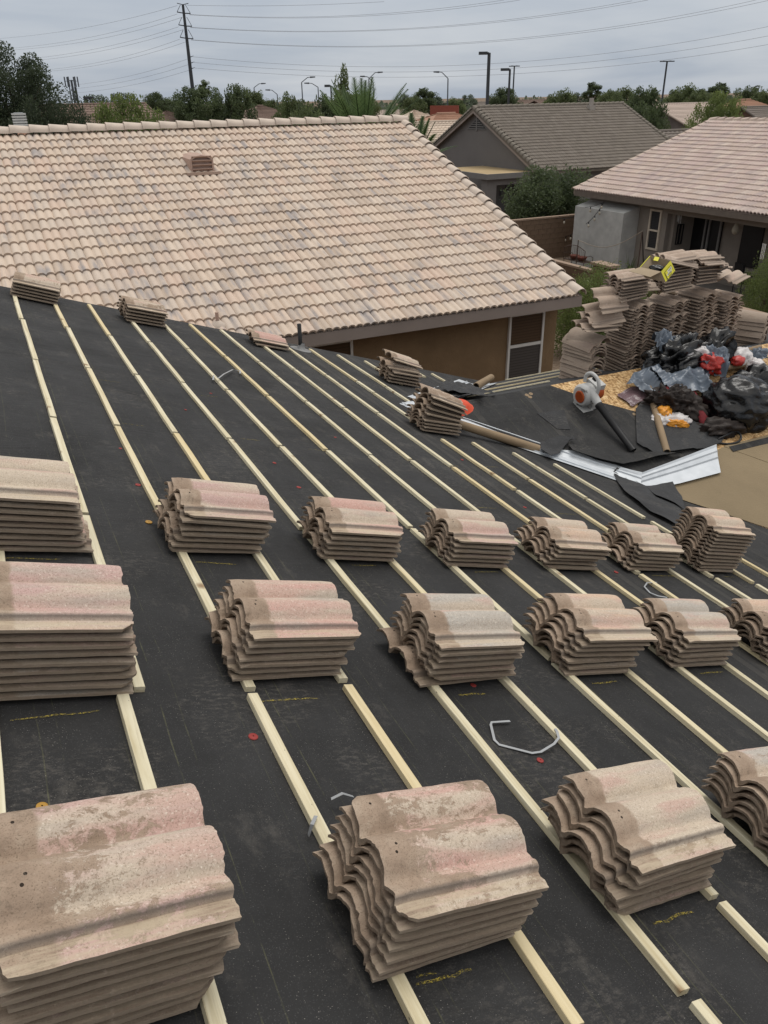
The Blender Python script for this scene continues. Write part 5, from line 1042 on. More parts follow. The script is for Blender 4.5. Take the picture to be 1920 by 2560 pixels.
# loose L shaped valley metal
def strip_on(pts_a, pts_b, cross, mat, name, parent):
    mb = MB(); vs = []; n_ = len(cross)
    for A_, B_ in zip(pts_a, pts_b):
        for t_, h_ in cross: vs.append(A_.lerp(B_, t_) + Vector((0, 0, h_)))
    mb.add(vs, [(i * n_ + j, (i + 1) * n_ + j, (i + 1) * n_ + j + 1, i * n_ + j + 1) for i in range(len(pts_a) - 1) for j in range(n_ - 1)]); return part(name, mb, mat, parent)
MT = thing('loose_flashing', on_near(1600, 1190, .03), 'loose bright galvanised valley flashing bent at its left end, on tan paper', 'flashing')
up_e = [NP(1605, 1184, .05), NP(1700, 1148, .05), NP(1791, 1113, .05)]; lo_e = [NP(1600, 1228, .035), NP(1700, 1208, .035), NP(1802, 1181, .035)]
strip_on(up_e, lo_e, [(0, .012), (.06, .0), (.22, -.002), (.235, .012), (.25, -.002), (.42, -.012), (.44, .004), (.455, -.012), (1, 0)], M_METAL, 'right_wing', MT)
up2 = [NP(1550, 1172, .05), NP(1605, 1184, .05)]; lo2 = [NP(1520, 1188, .03), NP(1600, 1228, .035)]
strip_on(up2, lo2, [(0, .015), (.12, .0), (.3, .010), (.32, -.002), (.6, .0), (.62, .010), (1, 0)], M_METAL, 'left_wing', MT)
# black felt bundle at the ridge junction, orange cap
c_ = Vector((3.75, 6.72, zmain(3.75))); 
def bundle(name, pts, off, label, seed, wav=.05):
    a, b, c, d = [Vector(p) for p in pts]; sub = 20; mb = MB(); vs = []
    for i in range(sub + 1):
        for j in range(sub + 1):
            u, v = i / sub, j / sub; p = a * (1 - u) * (1 - v) + b * u * (1 - v) + c * u * v + d * (1 - u) * v
            vs.append(p + Vector((0, 0, off + wav * (.5 + 1.2 * abs(noise.noise(Vector((u * 3 + seed, v * 4, 0))))))))
    mb.add(vs, [(i * (sub + 1) + j, (i + 1) * (sub + 1) + j, (i + 1) * (sub + 1) + j + 1, i * (sub + 1) + j + 1) for i in range(sub) for j in range(sub)], 0, True); return solo(name, mb, M_FELT2, label, 'felt bundle')
bundle('felt_bundle', [on_main(1064, 1000, .02), on_main(1110, 960, .06), at_d(1165, 965, 8.7), NP(1240, 990, .03)], .0, 'black felt bundle heaped at the gable junction behind the orange cap', 2)
bundle('felt_bundle', [on_main(1090, 985, .10), at_d(1125, 962, 8.5), at_d(1165, 975, 8.4), NP(1215, 1000, .08)], .02, 'upper fold of black felt beside the short tube', 6, .05)
crumple('foil_scrap', on_main(1042, 1022, .0), (.13, .09, .02), 51, M_METAL, 'crinkled silver foil scrap above the skewed tile pile', 'foil', .5, .3, -.3, 4)
oc_ = on_main(1135, 1022, .18); solo('orange_cap', MB().lathe([(.0, .10), (.06, .095), (.11, .06), (.135, .015), (.15, 0)], 18, Matrix.Translation(oc_) @ Matrix.Rotation(.25, 4, 'X') @ Matrix.Diagonal((1.35, .9, .8, 1))).tube([oc_ + Vector((-.15, .02, .03)), oc_ + Vector((-.22, .04, .04)), oc_ + Vector((-.2, -.02, .03))], .014, 6), M_ORANGE, 'bright orange cap lying behind the skewed tile pile', 'cap')
# plastic straps
def strap(pts, label, w=.009):
    P = [Vector(p) for p in pts]; vs = []
    for i, p in enumerate(P):
        t_ = (P[min(i + 1, len(P) - 1)] - P[max(i - 1, 0)]).normalized(); s_ = t_.cross(Vector((0, 0, 1))).normalized() * (w / 2); vs += [p - s_, p + s_, p + s_ + Vector((0, 0, .0015)), p - s_ + Vector((0, 0, .0015))]
    mb = MB(); mb.add(vs, [(i * 4 + a, i * 4 + b, (i + 1) * 4 + b, (i + 1) * 4 + a) for i in range(len(P) - 1) for a, b in ((0, 1), (1, 2), (2, 3), (3, 0))]); solo('plastic_strap', mb, M_STRAP, label, 'strap', 'cut plastic straps on the felt')
strap([on_main(x, y, o) for x, y, o in ((1275, 1803, .012), (1229, 1806, .012), (1227, 1812, .01), (1236, 1850, .006), (1248, 1862, .005), (1330, 1883, .006), (1352, 1880, .008), (1385, 1860, .024), (1397, 1845, .03), (1393, 1830, .03), (1388, 1822, .026))], 'bent grey plastic strap between two battens, centre right')
strap([on_main(x, y, o) for x, y, o in ((533, 950, .03), (534, 938, .03), (546, 946, .05), (560, 935, .045), (582, 924, .03), (600, 927, .03), (601, 934, .03))], 'small bent plastic strap across a batten, upper left', .015)
strap([on_main(x, y, o) for x, y, o in ((1642, 1456, .02), (1618, 1457, .02), (1611, 1467, .012), (1625, 1482, .005), (1645, 1490, .02), (1668, 1494, .03))], 'bent plastic strap by the middle row, near the right edge')
strap([on_main(x, y, o) for x, y, o in ((828, 1998, .03), (856, 1984, .055), (884, 1992, .03))], 'plastic strap loop behind the front middle stack')
strap([on_main(x, y, o) for x, y, o in ((771, 2090, .01), (780, 2062, .05), (790, 2040, .03))], 'plastic strap end sticking out left of the front middle stack', .01)
# vent pipe on the main slope
vp = on_main(752, 874); VT = thing('roof_vent_pipe', vp, 'black plumbing vent pipe with lead flashing near the rake', 'vent pipe')
part('pipe', MB().lathe([(.024, 0), (.024, .30), (.019, .30), (.019, .22), (0, .22)], 14, Matrix.Translation(vp)), M_BLK, VT)
part('flashing', MB().lathe([(.13, .004), (.12, .008), (.05, .012), (.038, .05), (.027, .08)], 16, Matrix.Translation(vp) @ MMAIN), simple('lead_grey', (.20, .20, .20), .5), VT)

# ------------------------------------------------------------------ leaf blower
end = on_near(1583, 1127, .040); cen = on_near(1466, 985, .17); 
zn = Vector((0, -K, 1)).normalized(); tt = (end - cen); tt = (tt - zn * tt.dot(zn)).normalized(); yy = zn.cross(tt)
base = cen - zn * .17; MBW = Matrix(((tt.x, yy.x, zn.x, 0), (tt.y, yy.y, zn.y, 0), (tt.z, yy.z, zn.z, 0), (0, 0, 0, 1)))
BW = thing('leaf_blower', base, 'grey and orange handheld leaf blower with long black nozzle on black felt', 'leaf blower', M=MBW)
RX = Matrix.Rotation(math.radians(90), 4, 'X')
hou = MB(); vs = []; nseg = 28      # volute
for s_, yv_ in ((.80, -.075), (1.0, -.055), (1.0, .055), (.80, .075)):
    for k in range(nseg):
        a = 2 * math.pi * k / nseg; r = (.105 + .030 * (k / nseg)) * s_; vs.append((math.cos(a - 1.6) * r, yv_, .155 + math.sin(a - 1.6) * r))
hou.add(vs, [(i * nseg + k, i * nseg + (k + 1) % nseg, (i + 1) * nseg + (k + 1) % nseg, (i + 1) * nseg + k) for i in range(3) for k in range(nseg)], 0, True); hou.add(vs[:nseg], [tuple(range(nseg))]); hou.add(vs[3 * nseg:], [tuple(reversed(range(nseg)))])
part('fan_housing', hou, M_BLW, BW)
gr_ = MB().lathe([(.052, -.012), (.062, -.010), (.064, .004), (.056, .014), (.050, .006)], 22, Matrix.Translation((0, -.080, .155)) @ RX); GRL = part('intake_ring', gr_, M_ORG, BW)
for i in range(-4, 5):
    h_ = math.sqrt(max(0, .052 ** 2 - (i * .0115) ** 2)); m_ = MB(); m_.box((i * .0115, -.090, .155), (.0055, .010, 2 * h_)); part('grille_bar', m_, M_ORG, GRL)
for i in range(-3, 4):
    h_ = math.sqrt(max(0, .052 ** 2 - (i * .014) ** 2)); m_ = MB(); m_.box((0, -.087, .155 + i * .014), (2 * h_, .006, .005)); part('grille_bar', m_, M_ORG, GRL)
part('intake_core', MB().lathe([(0, .0), (.051, .0)], 20, Matrix.Translation((0, -.077, .155)) @ RX), M_DARK, BW)
en = MB().tube([(-.01, .07, .17), (-.01, .17, .17)], [.095, .085], 16); part('engine_cover', en, M_ORG, BW)
part('engine_shroud', MB().box((-.02, .11, .25), (.15, .12, .07)).box((.02, .10, .045), (.14, .11, .06)), M_BLW, BW)
hd = MB().tube(smooth_path([Vector(p) for p in ((.10, .03, .24), (.09, .03, .32), (.03, .035, .375), (-.06, .035, .375), (-.11, .03, .32), (-.10, .03, .25))]), .019, 10); part('handle', hd, M_BLW, BW)
part('trigger', MB().box((.0, .035, .345), (.05, .012, .03)), M_BLK, BW)
part('foot', MB().box((.03, 0, .014), (.15, .13, .028)).box((-.05, 0, .04), (.05, .12, .05)), M_BLW, BW)
ez = .04; Ln = (end - cen).length
part('outlet', MB().tube([(.03, .0, .235), (.12, .0, .205), (.20, .0, .172)], [.05, .043, .039], 14), M_BLW, BW)
loc_end = MBW.inverted() @ (end - base)
noz = MB(); A = Vector((.19, .0, .176)); Bn = Vector(loc_end); noz.tube([A, A.lerp(Bn, .05), A.lerp(Bn, .06), A.lerp(Bn, .6), A.lerp(Bn, .95), Bn], [.040, .041, .036, .034, .033, .037], 16, caps=False); part('nozzle', noz, M_BLK, BW)
d_ = (Bn - A).normalized(); part('nozzle_bore', MB().tube([Bn - d_ * .01, Bn - d_ * .03], [.034, .02], 14), M_DARK, BW)
tc_ = bpy.data.curves.new('lettering', 'FONT'); tc_.body = 'STIHL'; tc_.size = .038; tc_.extrude = .0006; tc_.align_x = 'CENTER'
to = bpy.data.objects.new('tmp_text', tc_); COL.objects.link(to); bpy.context.view_layer.update(); tm = bpy.data.meshes.new_from_object(to.evaluated_get(bpy.context.evaluated_depsgraph_get())); bpy.data.objects.remove(to); tm.name = 'lettering'; tm.materials.clear(); tm.materials.append(M_INK)
lo = part('lettering', tm, None, BW); lo.matrix_local = Matrix.Translation((.035, -.077, .235)) @ Matrix.Rotation(math.radians(-25), 4, 'Y') @ Matrix.Rotation(math.radians(90), 4, 'X')

# ------------------------------------------------------------------ vegetation
def crown_mesh(seed, nl, mat, shape='round', leaf=.09, clumps=70, name='crown', droop=0):
    rr = np.random.default_rng(seed); C = []
    for _ in range(clumps):
        d = rr.normal(size=3); d /= np.linalg.norm(d); r = rr.random() ** .33
        if shape == 'round': c = d * r * np.array([1, 1, .92]); 
        elif shape == 'tall': c = d * r * np.array([.62, .62, 1.0]); 
        else:
            h = rr.random(); rad = (1 - h) ** .75 * (.35 + .65 * rr.random()); a = rr.random() * 6.283; c = np.array([math.cos(a) * rad, math.sin(a) * rad, h * 2 - 1])
        C.append((c, rr.uniform(.13, .30) * (1.15 if shape == 'round' else .9), rr.random()))
    V = np.zeros((nl * 4, 3)); att = np.zeros(nl); idx = rr.integers(0, clumps, nl)
    cc = np.array([C[i][0] for i in idx]); cr_ = np.array([C[i][1] for i in idx]); ct = np.array([C[i][2] for i in idx])
    d = rr.normal(size=(nl, 3)); d /= np.linalg.norm(d, axis=1)[:, None]; P = cc + d * (cr_ * rr.random(nl) ** .33)[:, None]; P[:, 2] -= droop * np.hypot(P[:, 0], P[:, 1]) ** 2
    a = rr.normal(size=(nl, 3)) + d * .3; a /= np.linalg.norm(a, axis=1)[:, None]; b = np.cross(a, rr.normal(size=(nl, 3))); b /= np.linalg.norm(b, axis=1)[:, None]; s = leaf * rr.uniform(.6, 1.35, nl)[:, None]
    V[0::4] = P - a * s * .55; V[1::4] = P + b * s * .32; V[2::4] = P + a * s * .55; V[3::4] = P - b * s * .32
    me = bpy.data.meshes.new(name); me.vertices.add(nl * 4); me.vertices.foreach_set('co', V.ravel()); me.loops.add(nl * 4); me.loops.foreach_set('vertex_index', np.arange(nl * 4, dtype=np.int32)); me.polygons.add(nl); me.polygons.foreach_set('loop_start', np.arange(0, nl * 4, 4, dtype=np.int32)); me.polygons.foreach_set('loop_total', np.full(nl, 4, dtype=np.int32)); me.update(calc_edges=True)
    at = me.attributes.new('tint', 'FLOAT', 'FACE'); at.data.foreach_set('value', np.clip(ct * .6 + rr.random(nl) * .4, 0, 1).astype(np.float32)); me.materials.append(mat); me.validate(); return me
CR = {'mid': [crown_mesh(1, 20000, M_LEAF, leaf=.066, clumps=110), crown_mesh(2, 20000, M_LEAF, leaf=.066, clumps=90)], 'dark': [crown_mesh(3, 20000, M_LEAFD, leaf=.066, clumps=110), crown_mesh(4, 20000, M_LEAFD, leaf=.07, clumps=90)], 'light': [crown_mesh(5, 26000, M_LEAFL, leaf=.052, clumps=130)],
      'far': [crown_mesh(6, 9000, M_LEAFB, leaf=.09, clumps=70), crown_mesh(7, 9000, M_LEAFB, leaf=.09, clumps=60)], 'tall': [crown_mesh(8, 7000, M_LEAF, 'tall', .085, 50), crown_mesh(13, 7000, M_LEAFD, 'tall', .085, 45)], 'pine': [crown_mesh(9, 40000, M_PINE, 'cone', .042, 150)], 'pine2': [crown_mesh(10, 36000, M_PINE, 'round', .040, 120), crown_mesh(17, 40000, M_PINE, 'round', .038, 75)], 'hedge': [crown_mesh(11, 30000, M_LEAFL, leaf=.035, clumps=220)], 'bush': [crown_mesh(12, 24000, M_LEAFD, leaf=.055, clumps=130)]}
def tree(kind, pxc, pyt, pxw, dist, label, vi=0, bottom=None, name='tree', group=None, zsc=None, cat='tree'):
    """crown centred at column pxc with its top at pyt and width pxw pixels when dist metres away"""
    top = at_d(pxc, pyt, dist); r = pxw / 2 / F_PX * dist / math.cos(math.atan((pxc - 960) / F_PX)) * .96
    lo = bottom if bottom is not None else max(.3, top.z - 2.3 * r)
    rz = max((top.z - lo) / 2 / .96, .4); cz = top.z - rz * .98
    r *= 1.12
    T = thing(name, (top.x, top.y, 0), label, cat, group)
    tr = MB(); bh = max(cz, .8); rad = max(.08, min(.45, r * .07)); tr.tube([(top.x, top.y, 0), (top.x + .1 * r * .2, top.y, bh * .5), (top.x, top.y, bh + rz * .2)], [rad, rad * .8, rad * .45], 8)
    for i in range(5):
        a = i * 1.31 + pxc; tr.tube([(top.x, top.y, bh * .6), (top.x + math.cos(a) * r * .3, top.y + math.sin(a) * r * .3, cz), (top.x + math.cos(a) * r * .6, top.y + math.sin(a) * r * .6, cz + rz * .4)], [rad * .5, rad * .35, rad * .15], 5)
    part('trunk', tr, M_BARK, T); me = CR[kind][vi % len(CR[kind])]; o = bpy.data.objects.new('crown', me); COL.objects.link(o); o.parent = T; o.location = (0, 0, cz); o.scale = (r * (1.6 if kind == 'tall' else 1), r * (1.6 if kind == 'tall' else 1), rz); o.rotation_euler = (0, 0, (pxc * .37) % 6.28)
    return T
tree('pine2', 2, 108, 186, 46, 'tall dark pine at the left edge above the ridge', vi=1, bottom=3.5, name='pine_tree')
tree('pine2', 62, 172, 78, 46.5, 'dark side bough mass of pine beside the tallest pine top', bottom=2.0, name='pine_tree')
tree('pine2', 45, 232, 150, 44, 'broad dark pine filling the lower left corner of the tree line', bottom=0, name='pine_tree')
tree('pine2', 160, 243, 104, 44, 'shorter dark pine right of the tall pine, left of the solar roof', bottom=0, name='pine_tree')
tree('light', 318, 237, 146, 48, 'broad yellow green tree behind the ridge, left part', bottom=.5)
tree('far', 235, 236, 60, 110, 'small palm like grey green tree behind the solar roof', vi=0); tree('far', 303, 231, 60, 105, 'small dark tree peeking above the yellow green tree')
tree('dark', 388, 230, 56, 130, 'small rounded dark tree left of the power pole'); tree('mid', 418, 247, 50, 132, 'low green tree behind the pale tiled roof, left of the pole')
tree('dark', 487, 216, 100, 110, 'bushy tree standing in front of the power pole foot', bottom=.5); tree('dark', 570, 209, 88, 112, 'dark bushy tree just right of the power pole', vi=1, bottom=.5); tree('tall', 510, 203, 26, 115, 'thin wispy treetop between the two bushy trees at the pole')
tree('mid', 633, 224, 64, 140, 'green tree behind the brown hip roof, centre left'); tree('mid', 675, 249, 34, 138, 'small round green tree right of the brown hip roof'); tree('mid', 722, 238, 80, 70, 'rounded green tree below the curved street lamps', vi=1, bottom=.5)
tree('dark', 790, 236, 96, 66, 'dark tree left of the big palm', vi=1, bottom=.5); tree('mid', 870, 225, 90, 70, 'green tree behind the fronds of the big palm'); tree('tall', 857, 188, 46, 72, 'narrow tall tree rising behind the left palm fronds', bottom=.5); tree('mid', 905, 236, 70, 74, 'green mass between the big palm fronds', vi=1); tree('mid', 770, 266, 100, 52, 'low shrubby tree just behind the ridge, left of the palm', vi=1, bottom=0)
tree('far', 1011, 235, 28, 160, 'little dark round tree in the distance right of the palm'); tree('mid', 1036, 240, 52, 120, 'green tree in the distance left of the single street lamp'); tree('tall', 1062, 222, 46, 125, 'taller dark tree left of the single street lamp', vi=1); tree('far', 1100, 238, 60, 150, 'grey green trees around the single street lamp foot', vi=1); tree('mid', 1140, 245, 46, 120, 'small bushy tree right of the single street lamp'); tree('far', 1170, 236, 38, 190, 'tiny umbrella shaped tree far off left of the tall parking light')
tree('dark', 1264, 218, 66, 100, 'round dark tree around the double headed light poles'); tree('mid', 1402, 226, 76, 95, 'broad green tree above the grey ridge, centre'); tree('tall', 1484, 207, 34, 120, 'tall slim tree above the right part of the grey ridge', vi=1); tree('far', 1450, 231, 40, 150, 'grey tree left of the slim tall tree'); tree('mid', 1525, 226, 60, 90, 'green tree left of the dark street tree', vi=1); tree('mid', 1555, 219, 60, 100, 'bushy treetop behind the dark street tree')
tree('dark', 1622, 216, 84, 72, 'tall dark street tree between the grey house and pale tiled roof', bottom=.8); tree('dark', 1614, 262, 70, 70, 'lower foliage of the dark street tree touching the roofs', vi=1, bottom=0); tree('mid', 1708, 214, 72, 135, 'green tree behind the pale tiled roof, left part'); tree('mid', 1750, 228, 60, 132, 'low green tree behind the pale tiled roof, middle', vi=1); tree('tall', 1757, 223, 26, 136, 'small dark pointed tree behind the pale tiled roof', vi=1)
tree('tall', 1799, 209, 40, 135, 'dark upright crown above the big round tree at right', vi=1); tree('light', 1800, 229, 96, 62, 'big round green tree right of the pale tiled roof', bottom=.3); tree('dark', 1873, 214, 62, 130, 'dark tree near the right edge in front of the hills', vi=1); tree('mid', 1910, 228, 60, 128, 'green tree cut by the right edge below the hills')
# far belt of trees as one mass
belt = MB(); vs = []; nb_ = 16000; rr = np.random.default_rng(99)
ang = rr.uniform(-3, 60, nb_); dd = rr.uniform(180, 420, nb_)
VB = []; at_ = []
for i in range(nb_):
    a = math.radians(ang[i]); hh = (3.6 + 3.2 * noise.noise(Vector((ang[i] * .8, dd[i] * .015, 2))) + 1.6 * noise.noise(Vector((ang[i] * 3, dd[i] * .02, 7)))); z = max(.3, hh) * (rr.random() ** .5); s = rr.uniform(.5, 1.1); p = Vector((math.sin(a) * dd[i], math.cos(a) * dd[i], z)); u = Vector(rr.normal(size=3)).normalized() * s; w_ = u.cross(Vector(rr.normal(size=3))).normalized() * s * .7
    VB += [p - u, p + w_, p + u, p - w_]
me = MB(); me.v = [tuple(v) for v in VB]; me.f = [(4 * i, 4 * i + 1, 4 * i + 2, 4 * i + 3) for i in range(nb_)]; me.m = [0] * nb_; me.sm = [False] * nb_; me.att = [float(x) for x in rr.random(nb_)]
solo('far_tree_line', me, M_LEAFB, None, None, kind='stuff')
# hedge, bush, shrub
def shrub(name, c, rad, kind, label, cat='shrub'):
    T = thing(name, (c[0], c[1], 0), label, cat); part('stem', MB().tube([(c[0], c[1], 0), (c[0], c[1], c[2])], .05, 6).tube([(c[0], c[1], .1), (c[0] + rad[0] * .4, c[1], c[2])], .03, 5), M_BARK, T); o = bpy.data.objects.new('crown', CR[kind][0]); COL.objects.link(o); o.parent = T; o.location = (0, 0, c[2]); o.scale = rad; o.rotation_euler = (0, 0, c[0])
hp = at_x(1480, 770, 14.3); hq = at_x(1515, 678, 14.0)
shrub('hedge_shrub', (14.0, hq.y, .9), (.85, 1.35, hq.z - .75), 'hedge', 'rounded clipped green hedge between the low wall and the tile heap'); shrub('hedge_shrub', (14.4, hp.y - 1.5, .85), (.8, 1.3, 1.1), 'hedge', 'right part of the clipped hedge, hidden behind the tile heap')
bc = at_d(1372, 485, 38); shrub('citrus_tree', (bc.x, bc.y, 1.65), (1.9, 1.9, 1.75), 'bush', 'dense dark glossy round tree before the grey house porch', 'tree')
shrub('leafy_shrub', (at_x(1925, 680, 17.5).x, at_x(1925, 680, 17.5).y, 1.4), (.6, .55, 1.2), 'hedge', 'leafy green shrub cut by the right edge in front of the patio')
for px, nm in ((1575, 'spiky green plant beside the terracotta pot'), (1600, 'spiky dark plant right of the pale stucco bump')):
    q = at_x(px, 660, 20.8); m_ = MB()
    for i in range(16):
        a = i * .9; r_ = random.uniform(.1, .35); h_ = random.uniform(.5, 1.15); t0 = Vector((q.x, q.y, .0)); t1 = t0 + Vector((math.cos(a) * r_ * .4, math.sin(a) * r_ * .4, h_ * .6)); t2 = t0 + Vector((math.cos(a) * r_, math.sin(a) * r_, h_)); s_ = Vector((-math.sin(a), math.cos(a), 0)) * .03; m_.add([t0 - s_, t0 + s_, t1 + s_, t1 - s_, t2], [(0, 1, 2, 3), (3, 2, 4)], att=random.random())
    solo('garden_plant', m_, M_LEAFD, nm, 'plant', loc=(q.x, q.y, 0))
gc = at_x(1860, 735, 17.2); solo('garden_plant', CR['hedge'][0], None, 'low pale green plant behind the right end of the heap', 'plant', M=Matrix.Diagonal((.55, .8, .45, 1)), loc=(16.6, gc.y, .35))
# palms
def palm(base, H_, n_, L_, label, seed, rmin=.1):
    rr = random.Random(seed); T = thing('palm_tree', (base[0], base[1], 0), label, 'palm tree'); top = Vector((base[0], base[1], H_)); part('trunk', MB().tube([(base[0], base[1], 0), (base[0] + .1, base[1], H_ * .5), top], [.32, .26, .3], 12), M_BARK, T)
    for i in range(n_):
        a = i * 2.399 + seed; el = math.radians(rr.uniform(82, 8)) if i % 3 else math.radians(rr.uniform(60, 85)); m_ = MB(); L = L_ * rr.uniform(.85, 1.1); pts = []; d = Vector((math.cos(a) * math.cos(el), math.sin(a) * math.cos(el), math.sin(el))); p = top.copy(); N_ = 14
        for k in range(N_ + 1): pts.append(p.copy()); p = p + d * (L / N_); d = (d + Vector((0, 0, -.075 * (1.1 - abs(d.z) * .5)))).normalized()
        m_.tube(pts, [.03 * (1 - k / (N_ + 2)) + .006 for k in range(N_ + 1)], 5, att_ := False) if False else m_.tube(pts, [.03 * (1 - k / (N_ + 2)) + .006 for k in range(N_ + 1)], 5)
        side = Vector((-math.sin(a), math.cos(a), 0))
        for k in range(2, N_ * 4):
            t = k / (N_ * 4) * N_; j = min(int(t), N_ - 1); q = pts[j].lerp(pts[j + 1], t - j); dr = (pts[j + 1] - pts[j]).normalized(); ll = L * .17 * math.sin(math.pi * min(1, .12 + .88 * k / (N_ * 4))) + .08
            for s in (-1, 1):
                e = q + (side * s * .72 + dr * .75 + Vector((0, 0, -.10 + .2 * rr.random()))).normalized() * ll; w_ = dr.cross(e - q).normalized().cross(e - q).normalized() * .02 if (e - q).length > .01 else side * .02; m_.add([q - w_, q + w_, e], [(0, 1, 2)], att=rr.random())
        part('frond', m_, M_PALM, T)
pb = at_d(905, 300, 33); palm((pb.x, pb.y), 3.75, 38, 3.2, 'large feather palm with upright fronds rising behind the buff ridge', 1)
pb = at_d(1035, 350, 26); palm((pb.x, pb.y), 4.0, 16, 1.6, 'small palm peeking out between buff rake and grey gable', 4)

# ------------------------------------------------------------------ distant houses
def far_house(c, L, Wd, ang, ze, zr, mroof, mwall, label, hip=False, vent=False):
    T = thing('house', (c[0], c[1], 0), label, 'house', 'houses beyond the neighbours'); R = Matrix.Translation((c[0], c[1], 0)) @ Matrix.Rotation(math.radians(ang), 4, 'Z'); ov = .5; ln = math.hypot(Wd / 2 + ov, zr - ze); nr = max(6, int(ln / .36)); h = (Wd / 2 + ov) if hip else 0
    mb = MB()
    for s in (-1, 1):
        for k in range(nr):
            t0, t1 = k / nr, (k + 1) / nr + .004; y0 = s * (Wd / 2 + ov) * (1 - t0); y1 = s * (Wd / 2 + ov) * (1 - t1); z0 = ze + (zr - ze) * t0 + .07; z1 = ze + (zr - ze) * t1 + .01; x0 = L / 2 + ov - h * t0; x1 = L / 2 + ov - h * t1; nt = max(8, int(L / .32)); vs = []
            for q_ in range(nt * 2 + 1):
                u = q_ / (nt * 2) * 2 - 1; dz = .05 if q_ % 2 else 0; vs += [R @ Vector((u * x0, y0, z0 + dz)), R @ Vector((u * x1, y1, z1 + dz)), R @ Vector((u * x0, y0, z0 - .07 + dz * .3))]
            mb.add(vs, [f for q_ in range(nt * 2) for f in ((q_ * 3, q_ * 3 + 3, q_ * 3 + 4, q_ * 3 + 1), (q_ * 3 + 2, q_ * 3 + 5, q_ * 3 + 3, q_ * 3))], 0, False, random.random())
    if hip:
        for s in (-1, 1): mb.add([R @ Vector((s * (L / 2 + ov), -(Wd / 2 + ov), ze + .03)), R @ Vector((s * (L / 2 + ov), Wd / 2 + ov, ze + .03)), R @ Vector((s * (L / 2 + ov - h), 0, zr))], [(0, 1, 2)], 0, False, .5)
    rp_ = part('roof', mb, mroof, T); cp_ = MB(); cp_.tube([R @ Vector((-(L / 2 + ov - h), 0, zr + .03)), R @ Vector((L / 2 + ov - h, 0, zr + .03))], .12, 8)
    if not hip:
        for sx in (-1, 1):
            for sy in (-1, 1): cp_.tube([R @ Vector((sx * (L / 2 + ov), sy * (Wd / 2 + ov), ze + .05)), R @ Vector((sx * (L / 2 + ov), 0, zr + .04))], .11, 6)
    part('ridge_cap', cp_, mroof, rp_)
    w_ = MB(); w_.box((c[0], c[1], ze / 2 + .0), (L, Wd, ze), Matrix.Rotation(math.radians(ang), 4, 'Z'))
    if not hip:
        for s in (-1, 1): w_.add([R @ Vector((s * L / 2, -Wd / 2, ze)), R @ Vector((s * L / 2, Wd / 2, ze)), R @ Vector((s * L / 2, 0, zr - .12))], [(0, 1, 2)])
    part('wall', w_, mwall, T)
    if vent: part('gable_vent', MB().box(R @ Vector((-L / 2 - .03, 0, ze + (zr - ze) * .35)), (.05, .6, .6), Matrix.Rotation(math.radians(ang), 4, 'Z')), M_WHITE, T)
    for i, u in enumerate((-.3, 0, .3)):
        p = R @ Vector((u * L, -Wd / 2 - .03, 1.5)); part('window', MB().box(p, (1.2, .05, 1.1), Matrix.Rotation(math.radians(ang), 4, 'Z')), M_DARK, T)
    return T
def roofmat(name, col): return mat_roof(name, [tuple(c * f for c in col) for f in (.85, 1, 1.12)], tuple(c * .6 for c in col), .3)
R_BE = roofmat('beige_far_tile', (.47, .385, .33)); R_BR = roofmat('brown_far_tile', (.19, .135, .11)); R_TC = roofmat('terracotta_far_tile', (.36, .215, .15)); R_GB = roofmat('grey_brown_far_tile', (.175, .15, .13)); R_LT = roofmat('cream_far_tile', (.56, .46, .37))
W_BR = stucco('brown_far_wall', (.17, .11, .085)); W_GY = stucco('grey_far_wall', (.17, .15, .14)); W_LT = stucco('light_far_wall', (.36, .30, .25))
def ctr(px, py, zr): p = at_z(px, py, zr); return (p.x, p.y)
far_house(ctr(1705, 260, 5.0), 8, 12, 0, 2.7, 5.0, R_BE, W_GY, 'pale beige tiled house right of the dark street tree', vent=False)
far_house(at_d(1770, 312, 63)[:2], 8, 5, 0, 2.8, 3.85, R_GB, W_GY, 'low grey brown garage roof in front of the pale beige tiled house')
far_house(at_d(1968, 262, 96)[:2], 12, 7, 2, 2.9, 4.75, R_GB, W_BR, 'brown gabled house at the right edge with small vent', vent=True); far_house(at_d(1975, 280, 82)[:2], 9, 5, 2, 2.8, 4.1, R_GB, W_BR, 'front gable with pale vent of the brown house at right', vent=True)
far_house((41.3, 42.5), 6.5, 6, 0, 2.2, 3.9, R_GB, W_GY, 'small grey brown roof wing behind the right end of the grey house')
far_house(ctr(475, 286, 4.6), 15, 12, 0, 2.7, 4.6, R_BE, W_LT, 'pale pink tiled house behind the ridge, left of the power pole')
far_house(at_d(600, 288, 44)[:2], 8.5, 7, 0, 2.6, 4.72, R_GB, W_GY, 'grey brown gabled roof behind the ridge, right of the power pole'); far_house(at_d(662, 292, 41)[:2], 3.5, 5.2, 90, 2.6, 4.72, R_GB, W_GY, 'small grey brown gable facing the camera behind the ridge')
far_house(at_d(650, 261, 122)[:2], 13, 12, 20, 2.9, 5.5, R_BR, W_BR, 'brown hip roofed house behind the trees, centre left', True); far_house(at_d(415, 266, 112)[:2], 11, 11, 10, 2.7, 5.2, R_BR, W_BR, 'brown roofed house behind the small round dark tree', True)
sh = far_house(at_d(228, 262, 80)[:2], 10, 10, 25, 2.8, at_d(228, 262, 80).z, R_BR, W_BR, 'brown house with a dark solar panel between the pines and yellow green tree')
far_house(ctr(215, 312, 3.9), 8, 8, 0, 2.4, 3.9, R_LT, W_LT, 'corner of a pale roof just behind the ridge at left')
